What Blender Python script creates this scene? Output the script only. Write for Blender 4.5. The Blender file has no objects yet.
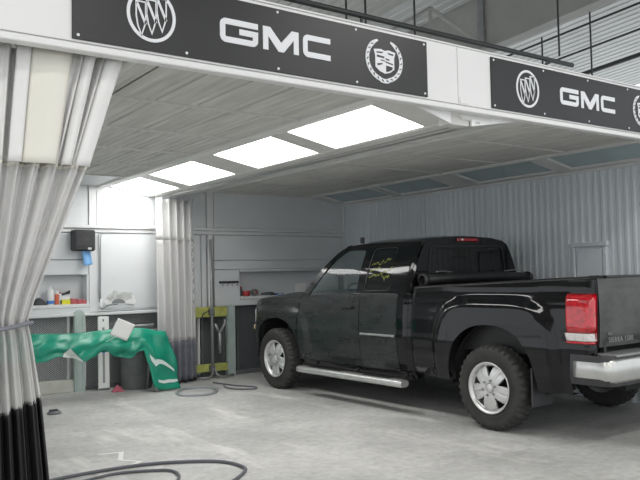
import bpy, bmesh, math, random
from mathutils import Vector, Matrix
from mathutils.geometry import tessellate_polygon
random.seed(7)
C = bpy.context.scene.collection
SC = bpy.context.scene

# ------------------------------------------------------------------ camera, world, exposure, shop lighting
F_PX, YAW, PITCH, ROLL, CAM_H = 745.84, 0.6168145, 0.0472268, -0.0198852, 1.4866
fw = Vector((math.sin(YAW) * math.cos(PITCH), math.cos(YAW) * math.cos(PITCH), math.sin(PITCH)))
r0 = Vector((math.cos(YAW), -math.sin(YAW), 0)); u0 = r0.cross(fw)
rt = r0 * math.cos(ROLL) + u0 * math.sin(ROLL); up = -r0 * math.sin(ROLL) + u0 * math.cos(ROLL)
cd = bpy.data.cameras.new('camera'); cam = bpy.data.objects.new('camera', cd); C.objects.link(cam)
M = Matrix((rt, up, -fw)).transposed().to_4x4(); M.translation = (0, 0, CAM_H); cam.matrix_world = M
cd.sensor_fit = 'HORIZONTAL'; cd.sensor_width = 36.0; cd.lens = 36.0 * F_PX / 640.0; cd.clip_end = 200
SC.camera = cam
SC.view_settings.view_transform = 'Standard'; SC.view_settings.look = 'None'
SC.view_settings.gamma = 1.0; SC.view_settings.use_curve_mapping = False
SC.view_settings.exposure = 0.3
W = bpy.data.worlds.new('shop_ambient'); SC.world = W; W.use_nodes = True
W.node_tree.nodes['Background'].inputs[0].default_value = (0.93, 0.97, 1.0, 1)
W.node_tree.nodes['Background'].inputs[1].default_value = 1.05
LAMP_STRENGTH = 8.8        # emission of the lit booth light panels
FILL_WATTS = 70.0          # watts of each unseen lamp added for front fill

# ------------------------------------------------------------------ materials
MATS = {}
def nodes_of(name):
    m = bpy.data.materials.new(name); m.use_nodes = True
    return m, m.node_tree, m.node_tree.nodes['Principled BSDF']
def mat(name, col, rough=0.5, metal=0.0, var=0.0, scale=6.0, bump=0.0, coat=0.0, alpha=1.0, trans=0.0, spec=0.5, detail=6, col2=None, rvar=0.0, stretch=(1, 1, 1)):
    m, nt, b = nodes_of(name); L = nt.links
    b.inputs['Base Color'].default_value = (*col, 1); b.inputs['Roughness'].default_value = rough
    b.inputs['Metallic'].default_value = metal; b.inputs['Coat Weight'].default_value = coat
    b.inputs['Coat Roughness'].default_value = 0.04
    b.inputs['Alpha'].default_value = alpha; b.inputs['Transmission Weight'].default_value = trans
    b.inputs['Specular IOR Level'].default_value = spec
    if var or bump or col2 or rvar:
        tc = nt.nodes.new('ShaderNodeTexCoord'); mp = nt.nodes.new('ShaderNodeMapping')
        mp.inputs['Scale'].default_value = stretch
        L.new(tc.outputs['Object'], mp.inputs[0])
        n = nt.nodes.new('ShaderNodeTexNoise'); n.inputs['Scale'].default_value = scale; n.inputs['Detail'].default_value = detail
        L.new(mp.outputs[0], n.inputs['Vector'])
        if var or col2:
            r = nt.nodes.new('ShaderNodeValToRGB')
            c2 = col2 or tuple(max(0, c * (1 - var)) for c in col)
            r.color_ramp.elements[0].position = 0.35; r.color_ramp.elements[1].position = 0.68
            r.color_ramp.elements[0].color = (*c2, 1); r.color_ramp.elements[1].color = (*col, 1)
            L.new(n.outputs[0], r.inputs[0]); L.new(r.outputs[0], b.inputs['Base Color'])
        if rvar:
            mr = nt.nodes.new('ShaderNodeMapRange'); mr.inputs[3].default_value = max(0, rough - rvar); mr.inputs[4].default_value = min(1, rough + rvar)
            mr.inputs[1].default_value = 0.3; mr.inputs[2].default_value = 0.7
            L.new(n.outputs[0], mr.inputs[0]); L.new(mr.outputs[0], b.inputs['Roughness'])
        if bump:
            bp = nt.nodes.new('ShaderNodeBump'); bp.inputs['Strength'].default_value = bump; bp.inputs['Distance'].default_value = 0.02
            L.new(n.outputs[0], bp.inputs['Height']); L.new(bp.outputs[0], b.inputs['Normal'])
    MATS[name] = m
    return m
def emit(name, col, s):
    m, nt, b = nodes_of(name)
    b.inputs['Base Color'].default_value = (*col, 1); b.inputs['Emission Color'].default_value = (*col, 1)
    b.inputs['Emission Strength'].default_value = s; MATS[name] = m; return m
def floor_mat():
    m, nt, b = nodes_of('concrete'); L = nt.links; N = nt.nodes
    tc = N.new('ShaderNodeTexCoord')
    def noise(s, d, st=(1, 1, 1), rotz=0):
        mp = N.new('ShaderNodeMapping'); mp.inputs['Scale'].default_value = st; mp.inputs['Rotation'].default_value = (0, 0, rotz)
        L.new(tc.outputs['Object'], mp.inputs[0])
        n = N.new('ShaderNodeTexNoise'); n.inputs['Scale'].default_value = s; n.inputs['Detail'].default_value = d; n.inputs['Roughness'].default_value = 0.62
        L.new(mp.outputs[0], n.inputs['Vector']); return n
    def ramp(n, p0, c0, p1, c1):
        r = N.new('ShaderNodeValToRGB'); e = r.color_ramp.elements
        e[0].position, e[1].position = p0, p1; e[0].color = (*c0, 1); e[1].color = (*c1, 1)
        L.new(n.outputs[0], r.inputs[0]); return r
    def mix(a, bb, fac, mode='MIX'):
        x = N.new('ShaderNodeMix'); x.data_type = 'RGBA'; x.blend_type = mode
        L.new(a.outputs[0] if 'Result' not in a.outputs else a.outputs[2], x.inputs[6])
        if isinstance(bb, tuple): x.inputs[7].default_value = (*bb, 1)
        else: L.new(bb.outputs[0], x.inputs[7])
        if isinstance(fac, float): x.inputs[0].default_value = fac
        else: L.new(fac.outputs[0], x.inputs[0])
        return x
    base = ramp(noise(0.9, 8), 0.33, (0.42, 0.42, 0.41), 0.66, (0.66, 0.655, 0.64))
    fine = ramp(noise(14, 8), 0.3, (0.70, 0.70, 0.69), 0.62, (1, 1, 1))
    x1 = mix(base, fine, 0.8, 'MULTIPLY')
    scuff = ramp(noise(2.2, 10, (1, 0.28, 1), 0.25), 0.56, (0, 0, 0), 0.70, (1, 1, 1))
    x2 = mix(x1, (0.74, 0.73, 0.70), scuff)
    x2.inputs[0].default_value = 0.5
    dark = ramp(noise(1.6, 9, (0.5, 1, 1), -0.3), 0.60, (0, 0, 0), 0.74, (0.55, 0.55, 0.55))
    x3 = mix(x2, (0.25, 0.25, 0.255), dark)
    L.new(x3.outputs[2], b.inputs['Base Color'])
    b.inputs['Roughness'].default_value = 0.55
    bp = N.new('ShaderNodeBump'); bp.inputs['Strength'].default_value = 0.12; bp.inputs['Distance'].default_value = 0.01
    L.new(noise(30, 6).outputs[0], bp.inputs['Height']); L.new(bp.outputs[0], b.inputs['Normal'])
    MATS['concrete'] = m; return m
def mesh_mat(name, light, dark, scale):
    # expanded-metal screen in front of a dark filter: rows of diamond holes
    m, nt, b = nodes_of(name); L = nt.links; N = nt.nodes
    tc = N.new('ShaderNodeTexCoord'); outs = []
    for sgn in (1, -1):
        mp = N.new('ShaderNodeMapping'); mp.inputs['Rotation'].default_value = (0, sgn * 0.9, 0)
        L.new(tc.outputs['Object'], mp.inputs[0])
        w = N.new('ShaderNodeTexWave'); w.inputs['Scale'].default_value = scale; w.bands_direction = 'X'
        L.new(mp.outputs[0], w.inputs['Vector']); outs.append(w)
    mx = N.new('ShaderNodeMath'); mx.operation = 'MAXIMUM'
    L.new(outs[0].outputs['Fac'], mx.inputs[0]); L.new(outs[1].outputs['Fac'], mx.inputs[1])
    r = N.new('ShaderNodeValToRGB'); e = r.color_ramp.elements
    e[0].position, e[1].position = 0.72, 0.92; e[0].color = (*dark, 1); e[1].color = (*light, 1)
    L.new(mx.outputs[0], r.inputs[0]); L.new(r.outputs[0], b.inputs['Base Color'])
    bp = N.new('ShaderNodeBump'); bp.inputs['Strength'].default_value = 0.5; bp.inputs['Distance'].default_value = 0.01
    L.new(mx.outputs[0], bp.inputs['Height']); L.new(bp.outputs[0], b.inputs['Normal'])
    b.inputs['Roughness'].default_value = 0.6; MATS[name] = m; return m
def dust_paint(name, dust, lo, hi, rough0, rough1, scale=3.0):
    # black gloss paint, sanded and dusty in patches
    m, nt, b = nodes_of(name); L = nt.links; N = nt.nodes
    tc = N.new('ShaderNodeTexCoord'); mp = N.new('ShaderNodeMapping'); mp.inputs['Scale'].default_value = (0.45, 1, 1.6)
    L.new(tc.outputs['Object'], mp.inputs[0])
    n = N.new('ShaderNodeTexNoise'); n.inputs['Scale'].default_value = scale; n.inputs['Detail'].default_value = 7; n.inputs['Roughness'].default_value = 0.7
    L.new(mp.outputs[0], n.inputs['Vector'])
    mr = N.new('ShaderNodeMapRange'); mr.inputs[1].default_value = lo; mr.inputs[2].default_value = hi; L.new(n.outputs[0], mr.inputs[0])
    r = N.new('ShaderNodeValToRGB'); e = r.color_ramp.elements; e[0].color = (0.006, 0.007, 0.007, 1); e[1].color = (*dust, 1)
    L.new(mr.outputs[0], r.inputs[0]); L.new(r.outputs[0], b.inputs['Base Color'])
    m2 = N.new('ShaderNodeMapRange'); m2.inputs[3].default_value = rough0; m2.inputs[4].default_value = rough1
    L.new(mr.outputs[0], m2.inputs[0]); L.new(m2.outputs[0], b.inputs['Roughness'])
    b.inputs['Specular IOR Level'].default_value = 0.5
    MATS[name] = m; return m

floor_mat()
mat('wall_white', (0.76, 0.78, 0.79), 0.5, var=0.06, scale=2.0)
mat('wall_grey', (0.30, 0.31, 0.32), 0.6, var=0.1, scale=2.0)
mat('panel_white', (0.70, 0.72, 0.73), 0.45, var=0.05, scale=3.0)
mat('trim_white', (0.74, 0.75, 0.75), 0.45, var=0.05, scale=5.0)
mat('fascia_white', (0.82, 0.82, 0.82), 0.4, var=0.03, scale=1.5)
mat('steel_sheet', (0.74, 0.79, 0.82), 0.42, metal=0.0, var=0.12, scale=1.4, stretch=(1, 1, 0.25))
mat('ceiling_filter', (0.70, 0.70, 0.67), 0.85, var=0.22, scale=3.0, bump=0.2, stretch=(6, 0.5, 1))
mat('ceiling_metal', (0.66, 0.66, 0.64), 0.5, var=0.08, scale=3)
mat('lamp_frame', (0.74, 0.74, 0.72), 0.45, var=0.06, scale=5)
emit('lamp_on', (1.0, 0.99, 0.975), LAMP_STRENGTH)
mat('lamp_off', (0.42, 0.53, 0.55), 0.22, var=0.1, scale=3)
mat('sign_black', (0.019, 0.019, 0.021), 0.4, var=0.2, scale=3)
mat('sign_white', (0.80, 0.81, 0.84), 0.4)
mat('vinyl_white', (0.86, 0.855, 0.845), 0.42, var=0.1, scale=2.5, bump=0.15)
mat('vinyl_cream', (0.84, 0.82, 0.74), 0.45, var=0.05, scale=3)
mat('vinyl_clear', (0.82, 0.81, 0.80), 0.12, var=0.08, scale=3.0, alpha=0.60, bump=0.2, stretch=(2, 2, 0.5))
mat('vinyl_black', (0.022, 0.022, 0.024), 0.42, var=0.2, scale=4, bump=0.15)
mat('vinyl_grey', (0.20, 0.21, 0.24), 0.45, var=0.25, scale=6, bump=0.2)
mat('rope_grey', (0.21, 0.22, 0.25), 0.75)
mat('steel_grey', (0.34, 0.35, 0.35), 0.4, metal=0.5, var=0.15, scale=8)
mat('zinc', (0.5, 0.5, 0.5), 0.35, metal=0.8)
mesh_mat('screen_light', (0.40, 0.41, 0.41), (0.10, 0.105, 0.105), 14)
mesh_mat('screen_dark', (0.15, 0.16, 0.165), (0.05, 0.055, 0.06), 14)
mat('post_green', (0.45, 0.53, 0.50), 0.5, var=0.1, scale=8)
mat('rail_cream', (0.62, 0.62, 0.55), 0.5, var=0.2, scale=5)
mat('rack_yellow', (0.50, 0.52, 0.14), 0.5, var=0.35, scale=9)
mat('black_plastic', (0.018, 0.018, 0.02), 0.35)
mat('dark_rubber', (0.045, 0.045, 0.05), 0.6, var=0.3, scale=10)
mat('hose_grey', (0.11, 0.115, 0.13), 0.5)
mat('hose_light', (0.30, 0.32, 0.33), 0.5)
mat('blue_paper', (0.22, 0.45, 0.78), 0.8)
mat('paper_white', (0.86, 0.86, 0.84), 0.7)
mat('tarp_green', (0.010, 0.31, 0.195), 0.36, var=0.3, scale=3.0, bump=0.3)
mat('tarp_print', (0.66, 0.76, 0.72), 0.45)
mat('tarp_lining', (0.62, 0.66, 0.62), 0.5)
mat('bin_grey', (0.16, 0.17, 0.17), 0.5, var=0.3, scale=5)
mat('red', (0.50, 0.05, 0.05), 0.45); mat('red_tape', (0.50, 0.12, 0.13), 0.55)
mat('orange_red', (0.70, 0.15, 0.07), 0.45); mat('yellow', (0.75, 0.72, 0.04), 0.5)
mat('blue', (0.06, 0.22, 0.60), 0.45); mat('pink', (0.55, 0.14, 0.19), 0.8, bump=0.4, scale=40, var=0.2)
mat('plastic_white', (0.80, 0.80, 0.80), 0.35)
mat('dark_hole', (0.02, 0.02, 0.02), 0.9)
mat('roof_deck', (0.50, 0.50, 0.47), 0.6, var=0.12, scale=1.0)
mat('roof_panel', (0.66, 0.67, 0.66), 0.6, var=0.1, scale=1.2)
mat('girder', (0.40, 0.40, 0.38), 0.6, var=0.15, scale=2)
mat('pipe_black', (0.035, 0.037, 0.038), 0.5)
# truck
mat('paint_black', (0.005, 0.005, 0.006), 0.07, spec=0.42, rvar=0.02, scale=3)
dust_paint('paint_dusty', (0.036, 0.041, 0.041), 0.15, 0.95, 0.24, 0.33, 7.0)
dust_paint('paint_tailgate', (0.08, 0.083, 0.08), 0.25, 0.6, 0.25, 0.5)
mat('trim_black', (0.014, 0.014, 0.015), 0.45)
mat('seal_grey', (0.10, 0.105, 0.105), 0.3)
mat('liner_black', (0.012, 0.012, 0.012), 0.8)
mat('tyre_rubber', (0.040, 0.039, 0.037), 0.75, var=0.35, scale=9)
mat('chrome', (0.78, 0.78, 0.78), 0.16, metal=1.0)
mat('alloy', (0.68, 0.68, 0.67), 0.28, metal=0.55, var=0.08, scale=14)
mat('alu_step', (0.60, 0.60, 0.59), 0.33, metal=0.75, var=0.12, scale=10)
mat('bumper_chrome', (0.62, 0.62, 0.60), 0.30, metal=0.85, var=0.12, scale=7)
mat('lens_red', (0.60, 0.006, 0.015), 0.12, coat=1.0, col2=(0.36, 0.003, 0.01), scale=22)
mat('lens_red_dark', (0.25, 0.004, 0.01), 0.15, coat=1.0)
mat('lens_clear', (0.72, 0.68, 0.66), 0.15, coat=1.0, var=0.25, scale=40)
mat('lens_amber', (0.75, 0.55, 0.35), 0.2)
mat('glass_tint', (0.006, 0.007, 0.007), 0.03, alpha=0.95, spec=0.4)
mat('glass_front', (0.05, 0.075, 0.075), 0.03, alpha=0.42, coat=0.3)
mat('interior', (0.05, 0.052, 0.055), 0.8)
mat('marker_yellow', (0.42, 0.45, 0.07), 0.6)

# ------------------------------------------------------------------ mesh helpers
def obj(name, verts, faces, material, parent=None, smooth=False, mats=None, fm=None):
    me = bpy.data.meshes.new(name); me.from_pydata([tuple(v) for v in verts], [], [tuple(f) for f in faces])
    for mm in (mats or [material]): me.materials.append(MATS[mm])
    if fm: me.polygons.foreach_set('material_index', fm)
    if smooth: me.polygons.foreach_set('use_smooth', [True] * len(me.polygons))
    me.update()
    o = bpy.data.objects.new(name, me); C.objects.link(o)
    if parent: o.parent = parent
    return o
class MB:
    def __init__(s): s.v = []; s.f = []
    def add(s, v, f):
        k = len(s.v); s.v += [tuple(p) for p in v]; s.f += [tuple(i + k for i in q) for q in f]; return s
    def box(s, x0, x1, y0, y1, z0, z1):
        v = [(x, y, z) for z in (z0, z1) for y in (y0, y1) for x in (x0, x1)]
        return s.add(v, [(0, 2, 3, 1), (4, 5, 7, 6), (0, 1, 5, 4), (2, 6, 7, 3), (0, 4, 6, 2), (1, 3, 7, 5)])
    def cbox(s, x0, x1, y0, y1, z0, z1, c=0.005):
        # chamfered box: every edge broken
        v = []; 
        bm = bmesh.new(); bmesh.ops.create_cube(bm, size=1.0)
        for q in bm.verts: q.co = Vector((x0 + (q.co.x + .5) * (x1 - x0), y0 + (q.co.y + .5) * (y1 - y0), z0 + (q.co.z + .5) * (z1 - z0)))
        bmesh.ops.bevel(bm, geom=bm.edges[:], offset=c, segments=1, affect='EDGES', profile=0.5)
        bm.verts.ensure_lookup_table(); v = [q.co[:] for q in bm.verts]; f = [[w.index for w in q.verts] for q in bm.faces]; bm.free()
        return s.add(v, f)
    def tube(s, pts, r, n=8, cap=True):
        pts = [Vector(p) for p in pts]; rs = r if isinstance(r, (list, tuple)) else [r] * len(pts)
        v = []; f = []; prev = None
        for i, p in enumerate(pts):
            t = (pts[min(i + 1, len(pts) - 1)] - pts[max(i - 1, 0)]).normalized()
            if prev is None:
                a = t.cross(Vector((0, 0, 1)))
                if a.length < 1e-3: a = t.cross(Vector((1, 0, 0)))
            else: a = prev - t * prev.dot(t)
            a.normalize(); prev = a; b = t.cross(a)
            v += [p + (a * math.cos(2 * math.pi * k / n) + b * math.sin(2 * math.pi * k / n)) * rs[i] for k in range(n)]
        for i in range(len(pts) - 1):
            for k in range(n):
                f.append((i * n + k, i * n + (k + 1) % n, (i + 1) * n + (k + 1) % n, (i + 1) * n + k))
        if cap: f += [tuple(range(n - 1, -1, -1)), tuple((len(pts) - 1) * n + k for k in range(n))]
        return s.add(v, f)
    def lathe(s, prof, n=24, axis='z', o=(0, 0, 0)):
        v = []; f = []
        for (r, h) in prof:
            for k in range(n):
                a = 2 * math.pi * k / n; c, d = r * math.cos(a), r * math.sin(a)
                p = {'z': (c, d, h), 'y': (c, h, d), 'x': (h, c, d)}[axis]
                v.append((p[0] + o[0], p[1] + o[1], p[2] + o[2]))
        for i in range(len(prof) - 1):
            for k in range(n): f.append((i * n + k, i * n + (k + 1) % n, (i + 1) * n + (k + 1) % n, (i + 1) * n + k))
        return s.add(v, f)
    def extrude_poly(s, pts, fn, d0, d1):
        # pts 2-D polygon, fn(u, v, d) -> 3-D
        n = len(pts); tri = tessellate_polygon([[Vector((p[0], p[1], 0)) for p in pts]])
        v = [fn(p[0], p[1], d0) for p in pts] + [fn(p[0], p[1], d1) for p in pts]
        f = [tuple(t) for t in tri] + [tuple(i + n for i in reversed(t)) for t in tri]
        f += [(i, (i + 1) % n, n + (i + 1) % n, n + i) for i in range(n)]
        return s.add(v, f)
    def build(s, name, material, parent=None, smooth=False):
        return obj(name, s.v, s.f, material, parent, smooth)
def grid(nu, nv, fn):
    v = [fn(i / nu, j / nv) for j in range(nv + 1) for i in range(nu + 1)]
    f = [(j * (nu + 1) + i, j * (nu + 1) + i + 1, (j + 1) * (nu + 1) + i + 1, (j + 1) * (nu + 1) + i) for j in range(nv) for i in range(nu)]
    return v, f
def smooth_angle(o, deg=35):
    me = o.data
    me.polygons.foreach_set('use_smooth', [True] * len(me.polygons))
    bm = bmesh.new(); bm.from_mesh(me); lim = math.radians(deg)
    for e in bm.edges:
        if len(e.link_faces) == 2 and e.calc_face_angle(0) > lim: e.smooth = False
    bm.to_mesh(me); bm.free(); return o
def fixn(o):
    bm = bmesh.new(); bm.from_mesh(o.data); bmesh.ops.recalc_face_normals(bm, faces=bm.faces[:]); bm.to_mesh(o.data); bm.free(); return o
def solid(o, t, off=-1):
    md = o.modifiers.new('thickness', 'SOLIDIFY'); md.thickness = t; md.offset = off; return o
def tag(o, label, cat, group=None):
    o['label'] = label; o['category'] = cat
    if group: o['group'] = group
    return o
def thing(name, label, cat, loc=(0, 0, 0), rz=0.0, group=None):
    o = bpy.data.objects.new(name, None); C.objects.link(o); o.location = loc; o.rotation_euler = (0, 0, rz)
    o.empty_display_size = 0.1
    return tag(o, label, cat, group)
def struct(o): o['kind'] = 'structure'; return o
def snode(name):
    o = bpy.data.objects.new(name, None); C.objects.link(o); o['kind'] = 'structure'; return o
def copy_tree(o, parent=None):
    c = o.copy(); C.objects.link(c); c.parent = parent
    for ch in list(o.children): copy_tree(ch, c)
    return c
def copy_part(o, loc=None):
    c = o.copy(); C.objects.link(c); c.parent = o.parent
    if loc is not None: c.location = loc
    return c
def rpoly(pts, r, n=4):
    # round the corners of a polygon
    out = []; N = len(pts)
    for i in range(N):
        a, p, b = Vector(pts[i - 1]), Vector(pts[i]), Vector(pts[(i + 1) % N])
        rr = r[i] if isinstance(r, (list, tuple)) else r
        d1, d2 = (a - p), (b - p); q1 = p + d1.normalized() * min(rr, d1.length * .45); q2 = p + d2.normalized() * min(rr, d2.length * .45)
        for k in range(n + 1):
            t = k / n; out.append(tuple(q1 * (1 - t) ** 2 + p * 2 * t * (1 - t) + q2 * t * t))
    return out
def lerp_tab(tab, x):
    if x <= tab[0][0]: return tab[0][1]
    for (a, b), (c, d) in zip(tab, tab[1:]):
        if x <= c: return b + (d - b) * (x - a) / (c - a)
    return tab[-1][1]
def smooth_tab(tab, x):
    if x <= tab[0][0]: return tab[0][1]
    for (a, b), (c, d) in zip(tab, tab[1:]):
        if x <= c:
            t = (x - a) / (c - a); t = t * t * (3 - 2 * t); return b + (d - b) * t
    return tab[-1][1]

# ------------------------------------------------------------------ the setting
YB = 10.10      # upper back wall plane
YF = 3.90       # fascia front plane
XR = 7.67       # right wall plane
XL = 0.30       # left side of the booth
ZC = 2.78
floor = struct(obj('floor', [(-14, -12, 0), (16, -12, 0), (16, 14, 0), (-14, 14, 0)], [(0, 1, 2, 3)], 'concrete'))

# back wall: backing with upper panels, ledges, lower panels, two niches, filter screens (all parts of the wall)
wb = snode('wall_back')
def wbox(name, x0, x1, y0, y1, z0, z1, m, c=0.004, parent=None):
    return MB().cbox(x0, x1, y0, y1, z0, z1, c).build(name, m, parent or wb)
wbox('backing', XL, XR + .2, YB + .32, YB + .42, 0, 3.0, 'wall_white')
zt = 2.86
# upper row of panels, vertical seams at the photographed places
for x0, x1 in ((XL, 1.9), (1.91, 3.29), (3.41, 5.07), (5.20, XR)):
    wbox('upper_panel', x0, x1, YB, YB + .06, 2.235, zt, 'panel_white')
for x0, x1 in ((3.30, 3.40), (5.08, 5.19)):
    wbox('upright_trim', x0, x1, YB - .012, YB + .06, 2.235, zt, 'trim_white')
wbox('ledge', XL, XR, YB - .045, YB + .06, 2.185, 2.232, 'trim_white', .008)
wbox('ledge_lip', XL, XR, YB - .02, YB + .06, 2.13, 2.182, 'trim_white', .006)
# lower panels, left bay
wbox('wall_panel', 3.30, 3.42, YB - .015, YB + .06, 1.05, 2.125, 'trim_white')
wbox('wall_panel', XL, 3.295, YB, YB + .06, 1.765, 2.125, 'panel_white')
wbox('wall_panel', XL, 3.295, YB, YB + .06, 1.56, 1.755, 'panel_white')
p = MB().extrude_poly(rpoly([(3.46, 1.085), (4.95, 1.085), (4.95, 2.115), (3.46, 2.115)], .06), lambda u, v, d: (u, YB + d, v), .06, -.022).build('door_panel', 'panel_white', wb); fixn(p)
wbox('wall_panel', 3.425, 4.98, YB + .01, YB + .06, 1.05, 2.125, 'wall_white')
# niche, left bay
wbox('niche_back', XL, 3.30, YB + .20, YB + .22, 1.10, 1.56, 'wall_white')
wbox('niche_side', 3.27, 3.30, YB, YB + .20, 1.10, 1.56, 'wall_white')
wbox('niche_sill', XL, 3.30, YB - .02, YB + .22, 1.12, 1.165, 'trim_white')
wbox('niche_lip', XL, 3.30, YB - .015, YB + .06, 1.045, 1.118, 'panel_white')
wbox('lower_ledge', XL, 4.98, YB - .05, YB + .20, 1.0, 1.043, 'trim_white', .008)
# right bay
wbox('wall_panel', 4.99, 5.07, YB, YB + .06, 1.02, 2.125, 'panel_white')
wbox('wall_panel', 5.20, XR, YB, YB + .06, 1.745, 2.125, 'panel_white')
wbox('wall_panel', 5.20, XR, YB, YB + .06, 1.605, 1.738, 'panel_white')
wbox('wall_panel', 5.20, 5.635, YB, YB + .06, 1.13, 1.60, 'panel_white')
wbox('niche_rim', 5.64, XR, YB - .004, YB + .06, 1.565, 1.60, 'trim_white')
wbox('niche_back', 5.60, XR, YB + .20, YB + .22, 1.13, 1.60, 'wall_white')
wbox('niche_side', 5.60, 5.635, YB + .06, YB + .20, 1.13, 1.60, 'wall_white')
wbox('niche_sill', 5.64, XR, YB - .02, YB + .22, 1.14, 1.185, 'trim_white')
wbox('niche_lip', 5.20, XR, YB - .012, YB + .2, 1.05, 1.135, 'panel_white')
wbox('upright_channel', 5.095, 5.17, YB - .03, YB + .06, 1.05, 2.125, 'trim_white', .01)
# filter screens behind the lower bays
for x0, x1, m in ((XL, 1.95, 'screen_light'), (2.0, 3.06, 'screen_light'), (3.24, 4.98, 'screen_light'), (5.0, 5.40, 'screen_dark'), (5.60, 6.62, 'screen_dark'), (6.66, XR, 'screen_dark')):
    o = obj('filter_screen', *(lambda vf: vf)(grid(8, 4, lambda u, v: (x0 + (x1 - x0) * u, YB + .10 + .006 * math.sin(u * 9 + v * 4), .0 + 1.04 * v))), m, wb); solid(o, .012, 1)
    for a, b in ((x0, x0 + .035), (x1 - .035, x1)): wbox('screen_frame', a, b, YB + .06, YB + .11, 0, 1.0, 'lamp_frame' if m == 'screen_light' else 'bin_grey')
wbox('bottom_rail', XL, 3.24, YB - .03, YB + .09, 0.0, .165, 'rail_cream', .01)
wbox('bottom_rail', 3.25, 4.98, YB + .03, YB + .10, 0.0, .05, 'bin_grey', .008)
wbox('bottom_rail', 5.0, XR, YB + .03, YB + .10, 0.0, .06, 'bin_grey', .008)
def round_post(x, w, y0, z1, m):
    pts = [(-w / 2, 0), (w / 2, 0)] + [(w / 2 * math.cos(a), z1 - w / 2 + w / 2 * math.sin(a)) for a in [math.pi * k / 10 for k in range(11)]]
    o = MB().extrude_poly(pts, lambda u, v, d: (x + u, y0 + d, v), 0, .06).build('round_top_post', m, wb); fixn(o)
    MB().cbox(x - w / 2 + .02, x - w / 2 + .035, y0 - .008, y0 + .004, .02, z1 - w / 2, .002).build('post_rib', m, o)
    MB().cbox(x + w / 2 - .035, x + w / 2 - .02, y0 - .008, y0 + .004, .02, z1 - w / 2, .002).build('post_rib', m, o)
round_post(3.15, .135, YB - .07, 1.085, 'post_green')
round_post(5.46, .135, YB - .03, 1.07, 'post_green')

# right wall: corrugated steel sheets, each sheet a part
wr = snode('wall_right')
def sheet(y0, y1, z0, z1, name='corrugated_sheet'):
    prof = []; pitch = .098; y = y0
    while y < y1 - 1e-6:
        for dy, dx in ((0, 0), (.040, 0), (.054, -.0065), (.084, -.0065)):
            if y + dy <= y1: prof.append((y + dy, XR + dx))
        y += pitch
    prof.append((y1, XR)); n = len(prof)
    v = [(x, yy, z0) for yy, x in prof] + [(x, yy, z1) for yy, x in prof]
    return solid(obj(name, v, [(i, i + 1, n + i + 1, n + i) for i in range(n - 1)], 'steel_sheet', wr), .004)
y = 3.2
while y < YB - .01:
    y1 = min(y + .98, YB); sheet(y + .003, y1 - .003, 0, 2.80); y = y1
MB().box(XR + .01, XR + .06, 3.2, YB + .4, 0, 3.0).build('backing', 'steel_grey', wr)
MB().cbox(XR - .03, XR + .01, 3.95, YB, 2.64, 2.68, .006).build('top_angle', 'trim_white', wr)
MB().cbox(XR - .04, XR, YB - .04, YB, 0, 2.72, .006).build('corner_angle', 'trim_white', wr)
# access hatch in the right wall (frame, jambs, leaf)
hd = snode('door_1')
s_ = XR / 7.9
hy0, hy1, hz = 5.24 * s_, 5.72 * s_, 1.487 + (1.82 - 1.487) * s_
MB().cbox(XR - .045, XR, hy0, hy0 + .045, .6, hz - .05, .005).build('jamb', 'steel_sheet', hd)
MB().cbox(XR - .045, XR, hy1 - .045, hy1, .6, hz - .05, .005).build('jamb', 'steel_sheet', hd)
MB().cbox(XR - .055, XR, hy0 - .02, hy1 + .02, hz - .05, hz, .005).build('lintel', 'steel_sheet', hd)
MB().cbox(XR - .035, XR, hy0 + .06, hy1 - .06, .6, hz - .075, .004).build('leaf', 'steel_sheet', hd)
# ceilings
ce = snode('ceiling')
def cbx(name, x0, x1, y0, y1, z0, z1, m, c=.004): return MB().cbox(x0, x1, y0, y1, z0, z1, c).build(name, m, ce)
def ribbed(x0, x1, y0, y1, z):
    prof = []; x = x0; k = 0
    while x < x1:
        d = (.000, .007, .003, .009)[k % 4]
        prof += [(x, z - .004), (x + .050, z - .004), (x + .056, z + d), (x + .068, z + d)]; x += .075 + (.03 if k % 4 == 1 else 0); k += 1
    prof = [q for q in prof if q[0] < x1] + [(x1, z)]
    n = len(prof); v = [(a, y0, b) for a, b in prof] + [(a, y1, b) for a, b in prof]
    o = obj('filter_panel', v, [(i, n + i, n + i + 1, i + 1) for i in range(n - 1)], 'ceiling_filter', ce); return solid(o, .02)
seams = [3.97, 5.06, 6.07, 7.06, 8.05, 9.0]
for a, b in zip(seams, seams[1:]):
    for x0, x1 in ((XL, 1.8), (1.82, 3.40)): ribbed(x0, x1, a + .012, b - .012, ZC)
for a in seams[1:]:
    cbx('cross_bar', XL, 3.40, a - .010, a + .010, ZC - .018, ZC + .03, 'ceiling_metal', .003)
cbx('end_panel', XL, 3.42, 9.02, YB, ZC - .002, ZC + .03, 'panel_white')
for a, b in zip([3.97, 5.03, 5.93, 6.9, 7.86, 8.9, 9.9], [5.03, 5.93, 6.9, 7.86, 8.9, 9.9, YB]):
    ribbed(5.06, 6.86, a + .012, b - .012, ZC)
    cbx('cross_bar', 5.06, 6.86, b - .010, b + .010, ZC - .016, ZC + .03, 'ceiling_metal', .003)
cbx('roof_plate', XL - .1, XR + .1, YF + .1, YB + .1, 2.93, 3.0, 'ceiling_metal')
cbx('lamp_channel', 3.40, 3.50, YF + .06, YB, ZC - .030, ZC + .10, 'lamp_frame', .01)
cbx('lamp_channel', 3.505, 3.585, YF + .06, YB, ZC - .010, ZC + .10, 'lamp_frame', .01)
cbx('lamp_channel', 6.86, 6.93, YF + .06, YB, ZC - .030, ZC + .10, 'lamp_frame', .01)
cbx('lamp_channel', 5.02, 5.06, YF + .06, YB, ZC - .030, ZC + .10, 'lamp_frame', .01)
cbx('edge_beam', XL - .14, XL - .002, YF + .06, YB, 2.64, 2.95, 'lamp_frame', .01)
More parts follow.
